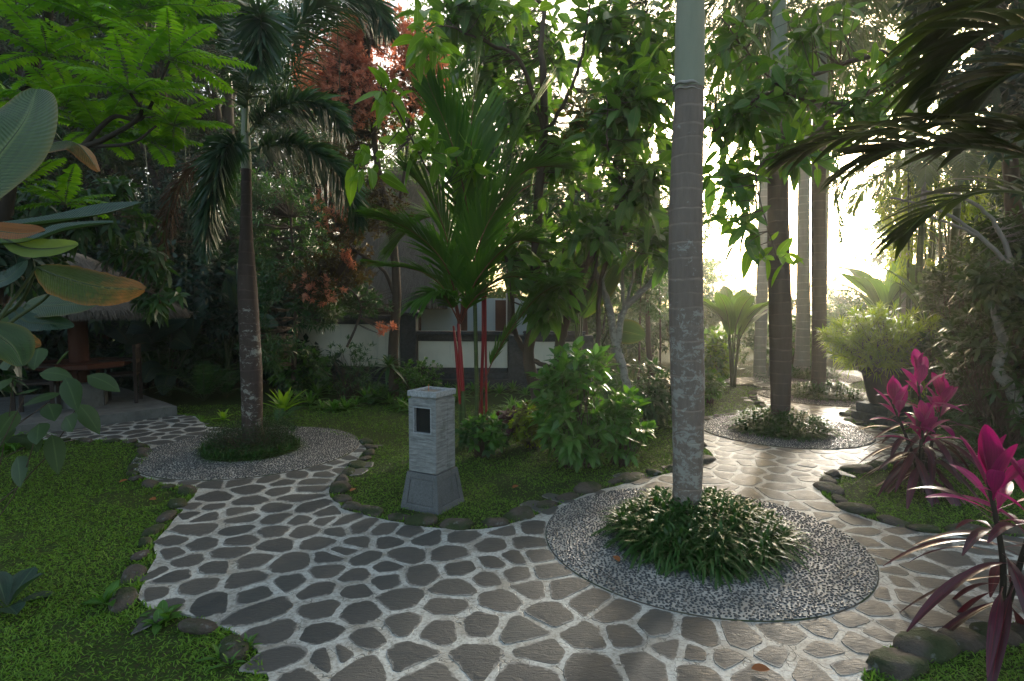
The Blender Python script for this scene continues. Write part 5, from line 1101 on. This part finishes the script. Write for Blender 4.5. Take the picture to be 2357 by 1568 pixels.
fern('fern lower at the right edge between the two cordylines', 2330, 1110, 12, .7, .11, el=(30, 75))
fern('fern beside the black pot', 2190, 990, 9, .6, .1)
fern('teal fern on the ground behind the shelter table', 290, 880, 10, .8, .12)
fern('teal fern behind the shelter post', 120, 870, 9, .9, .13)
# bamboo and canes
bm = thing('bamboo', W(2170, 700, 10.5) * [1, 1, 0], 'stand of slim green bamboo canes at the right behind the black pot', 'bamboo')
for i in range(26):
    x = 2080 + i * 7.5 + rng.normal(0, 5); d = 10.3 + rng.uniform(-.5, .9); b = MB(); tube(b, crom([W(x, 700, d) * [1, 1, 0], W(x + rng.normal(0, 6), 600, d), W(x + rng.normal(0, 22), 380, d)], 10), [.022, .013], 6); b.build('cane', M['greenstem'], bm)
f = MB()
for q in (vb(2150, 430, 10.4, 150, 90, .8, 190), vb(2080, 560, 10.2, 60, 90, .5, 70), vb(2230, 560, 10.2, 90, 90, .5, 90)):
    p, dd = ellips(q[0], q[1], q[2], .5, .3); whorls(f, p, nrm(dd - Z * .4), 7, .16, .022, (20, 70), P_leaf, 3, .4)
f.build('foliage', LM['golden narrow leaf'], bm)
for x, lab, rr_ in ((2113, 'slim dark-stemmed palm rising behind the potted plant', .055), (2190, 'slim green-stemmed palm right of the dark-stemmed one behind the potted plant', .07)):
    q = W(x, 700, 9.6); r, top = palm(lab, (q[0], 9.6), 3.2, [(0, rr_), (1, rr_ * .8)], M['greenstem'], .5, group='slim palms behind the potted plant')
    fan_fronds(r, top, [(a, 35, 1.9, 120) for a in range(10, 360, 45)], .45, .035, 45, M['fox2'], mode='flat')
# sparse branching tree at the right edge
fill('lichened_tree', 'crooked white-lichened tree leaning at the right edge', 'tree', 2330, 900, 5.2, [([(2345,960,5.2), (2330,900,5.2), (2295,850,5.2), (2310,790,5.1), (2290,700,5.1), (2330,600,5.1)], [.055, .05, .035, .02]), ([(2330,620,5.1), (2250,540,5.2), (2150,480,5.3), (2050,455,5.4)], [.022, .008]), ([(2330,600,5.1), (2280,500,5.2), (2200,450,5.3), (2120,440,5.4)], [.022, .008]), ([(2250,540,5.2), (2140,500,5.3), (2090,510,5.3)], [.015, .006])],
     [vb(2290,640,5.1,60,60,.3,60), vb(2340,740,5.0,50,60,.3,50), vb(2320,520,5.2,60,50,.3,50)], dict(L=.12, Wd=.035, nseg=3), [LM['dark shrub leaf']], bark='palebark', twig=.004)
# ================================================================ FEATHER-LEAVED TREE, TOP LEFT
su = thing('feather_leaved_tree', (-5.0, 4.9, 0), 'tree with bright feathery compound leaves in stars at the top left', 'tree')
b = MB()
for pts, rr in (([(-60,1010,4.9), (-20,700,4.8), (20,420,4.6), (60,200,4.5), (110,60,4.4)], [.08, .03]), ([(20,420,4.6), (100,335,4.3), (190,338,4.2), (260,310,4.1), (325,265,4.05), (300,215,4.0)], [.03, .01]), ([(190,338,4.2), (260,270,4.2), (330,270,4.2), (390,140,4.15)], [.02, .008]), ([(60,200,4.5), (150,110,4.4), (230,60,4.3)], [.02, .008]), ([(190,338,4.2),(300,330,4.1),(360,290,4.1)], [.015,.007]), ([(110,60,4.4),(120,-60,4.4)], [.03,.02])):
    tube(b, crom([W(*p) for p in pts], 20), rr, 8)
b.build('trunk', M['darkbark'], su)
stars = [(300,215,4.0,14,.56), (392,138,4.15,12,.52), (110,130,4.1,11,.55), (230,60,4.2,12,.55), (330,20,4.3,12,.55), (40,40,4.2,10,.55), (400,290,4.3,10,.45), (150,250,4.3,11,.5), (230,310,4.4,10,.5), (20,230,4.5,9,.5), (440,30,4.6,10,.5), (140,-20,4.3,12,.6), (350,330,4.6,9,.42), (60,420,5.0,8,.45), (150,470,5.0,8,.42)]
for si, (x, y, d, n, L) in enumerate(stars):
    c = W(x, y, d); b = MB()
    for i in range(n):
        a = i * 2.399 + si; e0 = R(8 + 55 * (i / n) ** 1.5 + rng.normal(0, 6)); Lf = L * rng.uniform(.8, 1.1); s = np.linspace(0, 1, 6); e = e0 - R(38) * s; p = [c]
        for k in range(5): p.append(p[-1] + Lf / 5 * np.array([math.cos(a) * math.cos(e[k]), math.sin(a) * math.cos(e[k]), math.sin(e[k])]))
        frond(b, p, .10, .034, 18, .1, 'flat', .35, .004, seg=12, nseg=3, lift=.05, ang=(80, 55), prof=P_leaf, jit=.05)
    b.build('leaf_star', [M['rach'], LM['sumac leaflet']], su)
# ================================================================ DARK FRONDS, TOP RIGHT
dk = thing('dark_frond_palm', (3.1, 1.7, 0), 'dark broad-fingered palm fronds reaching in from the right edge', 'palm')
lm('dark frond leaflet', (.018, .034, .007), (.04, .06, .012), .3, .42, .4)
def P_finger(t): return np.minimum(1, t * 3 + .25) * np.clip((1 - t) * 5, .55, 1)
def dkf(pts, ll, lw=.055, n=17, **q):
    b = MB(); frond(b, [W(*p) for p in pts], ll, lw, n, .1, 'flat', .30, .009, prof=q.pop('prof', P_leaf), nseg=7, lift=.3, ang=(58, 22), jit=.05, **q); b.build('frond', [M['rach'], LM['dark frond leaflet']], dk)
dkf([(2560,330,1.6),(2300,285,1.9),(2100,290,2.05),(1920,320,2.2),(1800,372,2.3)], .27, .045, n=26)
dkf([(2600,470,1.5),(2380,365,1.75),(2200,335,1.85),(2060,345,1.95),(1975,375,2.0)], .30, .048, n=24)
dkf([(2560,100,1.7),(2350,60,1.8),(2220,110,1.9),(2140,200,2.0)], .28, .045)
dkf([(2600,-60,1.7),(2380,-40,1.8),(2240,20,1.9),(2160,90,2.0)], .28, .045)
dkf([(2600,620,1.7),(2420,470,1.8),(2280,440,1.95),(2150,480,2.1),(2080,540,2.2)], .28, .042)
dkf([(2620,420,1.6),(2450,330,1.7),(2330,300,1.8),(2230,330,1.9)], .30, .048)
dkf([(2600,230,1.6),(2450,160,1.7),(2330,170,1.8),(2240,230,1.9)], .28, .045)
b = MB(); tube(b, crom([(3.1, 1.7, 0), (3.05, 1.7, 1.2), (2.9, 1.7, 2.0), W(2600, 300, 1.6)], 14), [.07, .05, .03], 10); b.build('stem', M['darkbark'], dk)
# ================================================================ CORDYLINES
def P_cord(t): return np.where(t < .22, .14, .14 + .86 * np.sin(np.pi * np.clip((t - .22) / .78, 0, 1) ** .85) ** .8)
def cordyline(label, base, stems, L=.36, Wd=.085, k_top=12, k_low=14):
    r = thing('cordyline', base, label, 'cordyline', 'pink cordylines on the right')
    for top in stems:
        base_ = np.array(base, float); top = np.array(top, float); c = crom([base_, (base_ + top) / 2 + rng.normal(0, .02, 3), top], 14); b = MB(); tube(b, c, [.016, .010], 7); b.build('stem', M['darkbark'], r)
        n = k_top + k_low; u = np.linspace(0, 1, n); a = np.arange(n) * 2.399 + rng.random() * 6
        t = .26 + .74 * u ** .8; P = np.stack([np.interp(t, np.linspace(0, 1, 14), c[:, j]) for j in range(3)], -1)
        el = R(-18 + 102 * u ** 1.35) + rng.normal(0, .12, n); D = np.stack([np.cos(a) * np.cos(el), np.sin(a) * np.cos(el), np.sin(el)], -1); U = np.stack([-np.cos(a) * np.sin(el), -np.sin(a) * np.sin(el), np.cos(el)], -1)
        pk = u > 1 - 6 / n; pm_ = (~pk) & (u > 1 - k_top / n)
        f = MB(); s_ = rng.uniform(.85, 1.12, n)
        blades(f, P[pk], D[pk], U[pk], L * .85 * s_[pk], Wd * 1.15 * s_[pk], P_cord, 12, .12, .35, True, 0, nc=2)
        blades(f, P[pm_], D[pm_], U[pm_], L * 1.05 * s_[pm_], Wd * .7 * s_[pm_], P_cord, 12, .35, .3, True, 0, nc=2)
        pk = pk | pm_; blades(f, P[~pk], D[~pk], U[~pk], L * 1.3 * s_[~pk], Wd * .6 * s_[~pk], P_cord, 12, .55, .25, True, 1, nc=2)
        f.build('foliage', [LM['cordyline pink leaf'], LM['cordyline maroon leaf']], r)
    return r
q = G(2125, 1135)
cordyline('pink-headed cordyline with several stems on the small right lawn', (q[0], q[1], 0), [W(2112, 865, 4.85), W(2055, 930, 4.8), W(2170, 920, 4.9), W(2125, 990, 4.6)], .34, .095)
cordyline('magenta cordyline closest to the camera at the right edge', (2.32, 2.62, 0), [W(2275, 1105, 2.55), W(2400, 1130, 2.5)], .36, .084, 13, 19)
# fallen leaves
lm('fallen leaf', (.25, .08, .03), (.32, .12, .04), .1, .6, .2)
for x, y, z_, lab in ((275,1112,.02,'dry reddish leaf fallen on the middle of the left lawn'),(345,1150,.02,'small brown leaf on the left lawn below the reddish one'),(806,1133,.02,'orange leaf fallen on the lawn left of the lantern'),(1180,1125,.02,'dry leaf fallen on the lawn right of the lantern'),(1425,1295,.035,'reddish leaf fallen on the pebbles left of the big grassy clump'),(1495,1150,.2,'orange-yellow leaf resting on the back of the big grassy clump'),(1730,1542,.02,'curled brown leaf on the flagstones at the bottom edge'),(540,1052,.035,'small yellow leaf on the left pebble ring')):
    c = G(x, y, z_); b = MB(); a = rng.random() * 6.3; blades(b, [c + [0, 0, .006]], [[math.cos(a), math.sin(a), .15]], [[0, -.3, 1]], .075, .04, P_ov, 6, .1, .35, True); tag(b.build('fallen_leaf', LM['fallen leaf'], loc=c), lab, 'leaf')
# dark foliage hanging between the camera side of the shelter and the feather-leaved tree
fill('shade_tree', 'dark small tree with drooping leaves in front of the shelter roof', 'tree', 150, 900, 6.0, [([(-60,1000,6),(-20,780,5.9),(60,600,5.8),(180,480,5.8)], [.05, .02]), ([(60,600,5.8),(240,640,5.9),(400,690,6.1)], [.02, .006])],
     [vb(120,500,5.9,150,80,.5,110), vb(300,480,6.2,110,70,.5,80), vb(390,690,6.3,70,35,.3,46), vb(330,600,6.2,80,40,.3,30), vb(60,620,5.8,90,60,.4,50), vb(-20,780,5.5,60,90,.4,60)], dict(L=.13, Wd=.05, nseg=3, droop=.5), [LM['forest leaf']], k=7, up=-.1)
fill('shade_tree', 'dark leafy tree rising at the far left edge behind the paddle leaves', 'tree', -120, 1000, 4.6, [([(-160,1100,4.6),(-120,700,4.6),(-60,300,4.6)], [.07, .03])],
     [vb(-20,560,4.8,110,120,.5,110), vb(-90,800,4.4,100,140,.5,130), vb(0,300,5.0,120,120,.5,90)], dict(L=.14, Wd=.06, nseg=3, droop=.4), [LM['forest deep leaf'], LM['forest leaf']], k=7)
fill('dark_tree', 'very dark dense tree filling the top right corner above the broad-fingered fronds', 'tree', 2560, 1000, 5.5, [([(2600,1100,5.5),(2560,600,5.5),(2420,150,5.4)], [.10, .04])],
     [vb(2330,100,5.2,160,130,.7,220), vb(2420,330,5.0,150,140,.6,200), vb(2240,-20,5.6,140,80,.6,110), vb(2480,560,4.8,120,130,.5,150)], dict(L=.15, Wd=.06, nseg=2, droop=.3), [LM['forest deep leaf'], LM['dark shrub leaf']], k=8)
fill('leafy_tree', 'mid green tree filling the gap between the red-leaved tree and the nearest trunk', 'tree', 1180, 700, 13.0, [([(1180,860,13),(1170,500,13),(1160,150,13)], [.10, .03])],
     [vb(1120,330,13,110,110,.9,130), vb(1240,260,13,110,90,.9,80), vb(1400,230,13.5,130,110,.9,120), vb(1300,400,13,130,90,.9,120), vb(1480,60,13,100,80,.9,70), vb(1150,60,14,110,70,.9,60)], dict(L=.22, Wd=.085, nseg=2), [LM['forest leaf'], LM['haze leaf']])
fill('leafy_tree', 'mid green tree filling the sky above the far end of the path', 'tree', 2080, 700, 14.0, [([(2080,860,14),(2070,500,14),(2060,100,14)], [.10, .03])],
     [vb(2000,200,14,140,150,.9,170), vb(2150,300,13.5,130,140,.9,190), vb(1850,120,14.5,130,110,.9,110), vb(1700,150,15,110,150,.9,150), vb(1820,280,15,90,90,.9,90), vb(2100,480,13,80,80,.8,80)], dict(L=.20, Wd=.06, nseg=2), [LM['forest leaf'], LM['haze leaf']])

spread(copy_tree(f4, (0, 0, 0), 0, 1, 'green tree in the far row showing between the middle broadleaf trees', 'far trees between the broadleaf trees'), [(1080, 17, .62), (1190, 18, .6), (1300, 16.5, .58), (1400, 19, .62), (1500, 17, .6), (1560, 20, .7), (1250, 21, .85), (1440, 22, .85)])

for x, y0, y1, d, lab in ((578, -40, 640, 7.2, 'thin hanging vine just right of the left palm trunk'), (770, -30, 420, 8.0, 'thin hanging vine in front of the red-leaved tree'), (330, 300, 690, 8.4, 'pale thin hanging vine left of the left palm above the shelter'), (1806, -40, 175, 6.0, 'pale thin vine hanging at the top before the second palm'), (1742, -40, 470, 6.2, 'long thin vine hanging right of the nearest palm trunk'), (420, 250, 700, 9.0, 'dark hanging vine behind the dead frond of the left palm')):
    b = MB(); A_ = W(x, y0, d); B_ = W(x + 6, y1, d); c = crom([A_, (A_ + B_) / 2 + [.05, .03, 0], B_], 14) + rng.normal(0, .006, (14, 3)); tube(b, c, [.006, .004], 5); tag(b.build('hanging_vine', M['cane'], loc=A_), lab, 'vine')
FK = dict(rows=4)
for r_, pts in ((p3, [(1885,-40,9.7),(1930,60,9.5),(1975,200,9.4),(1985,400,9.4)]), (p3, [(1885,-40,9.7),(1850,60,9.4),(1835,180,9.3),(1840,300,9.3)]), (p3, [(1890,-60,9.7),(1980,20,9.9),(2050,140,10),(2090,320,10)]), (p3, [(1890,60,9.9),(1915,220,9.9),(1920,380,9.8),(1935,560,9.8)]),
                (p2, [(1800,-80,7.1),(1760,40,7.4),(1720,200,7.6),(1705,380,7.6)]), (p2, [(1800,-80,7.1),(1700,-20,7.6),(1655,140,7.9),(1645,330,7.9)]), (p4, [(1860,-60,12.3),(1790,80,12),(1745,280,11.9),(1740,470,11.9)]), (p4, [(1860,0,12.3),(1800,180,12.4),(1690,360,12.4),(1665,520,12.4)]), (p4, [(1870,60,12.6),(1990,220,12.6),(2040,380,12.6),(2045,520,12.6)])):
    tfrond(r_, pts, .40, .016, 90, M['fox2'], droop=.7, rr=.012)
# ================================================================ HAZE
hm = bpy.data.materials.new('haze_air'); hm.use_nodes = True; t_ = hm.node_tree
for n_ in list(t_.nodes):
    if n_.type != 'OUTPUT_MATERIAL': t_.nodes.remove(n_)
pv = t_.nodes.new('ShaderNodeVolumePrincipled'); pv.inputs['Color'].default_value = (.9, .93, .88, 1); pv.inputs['Density'].default_value = .003; pv.inputs['Anisotropy'].default_value = .7
t_.links.new(pv.outputs[0], t_.nodes['Material Output'].inputs['Volume'])
b = MB(); box(b, (5, 25, -1), (150, 110, 18)); hz = b.build('haze', hm); tag(hz, kind='stuff')
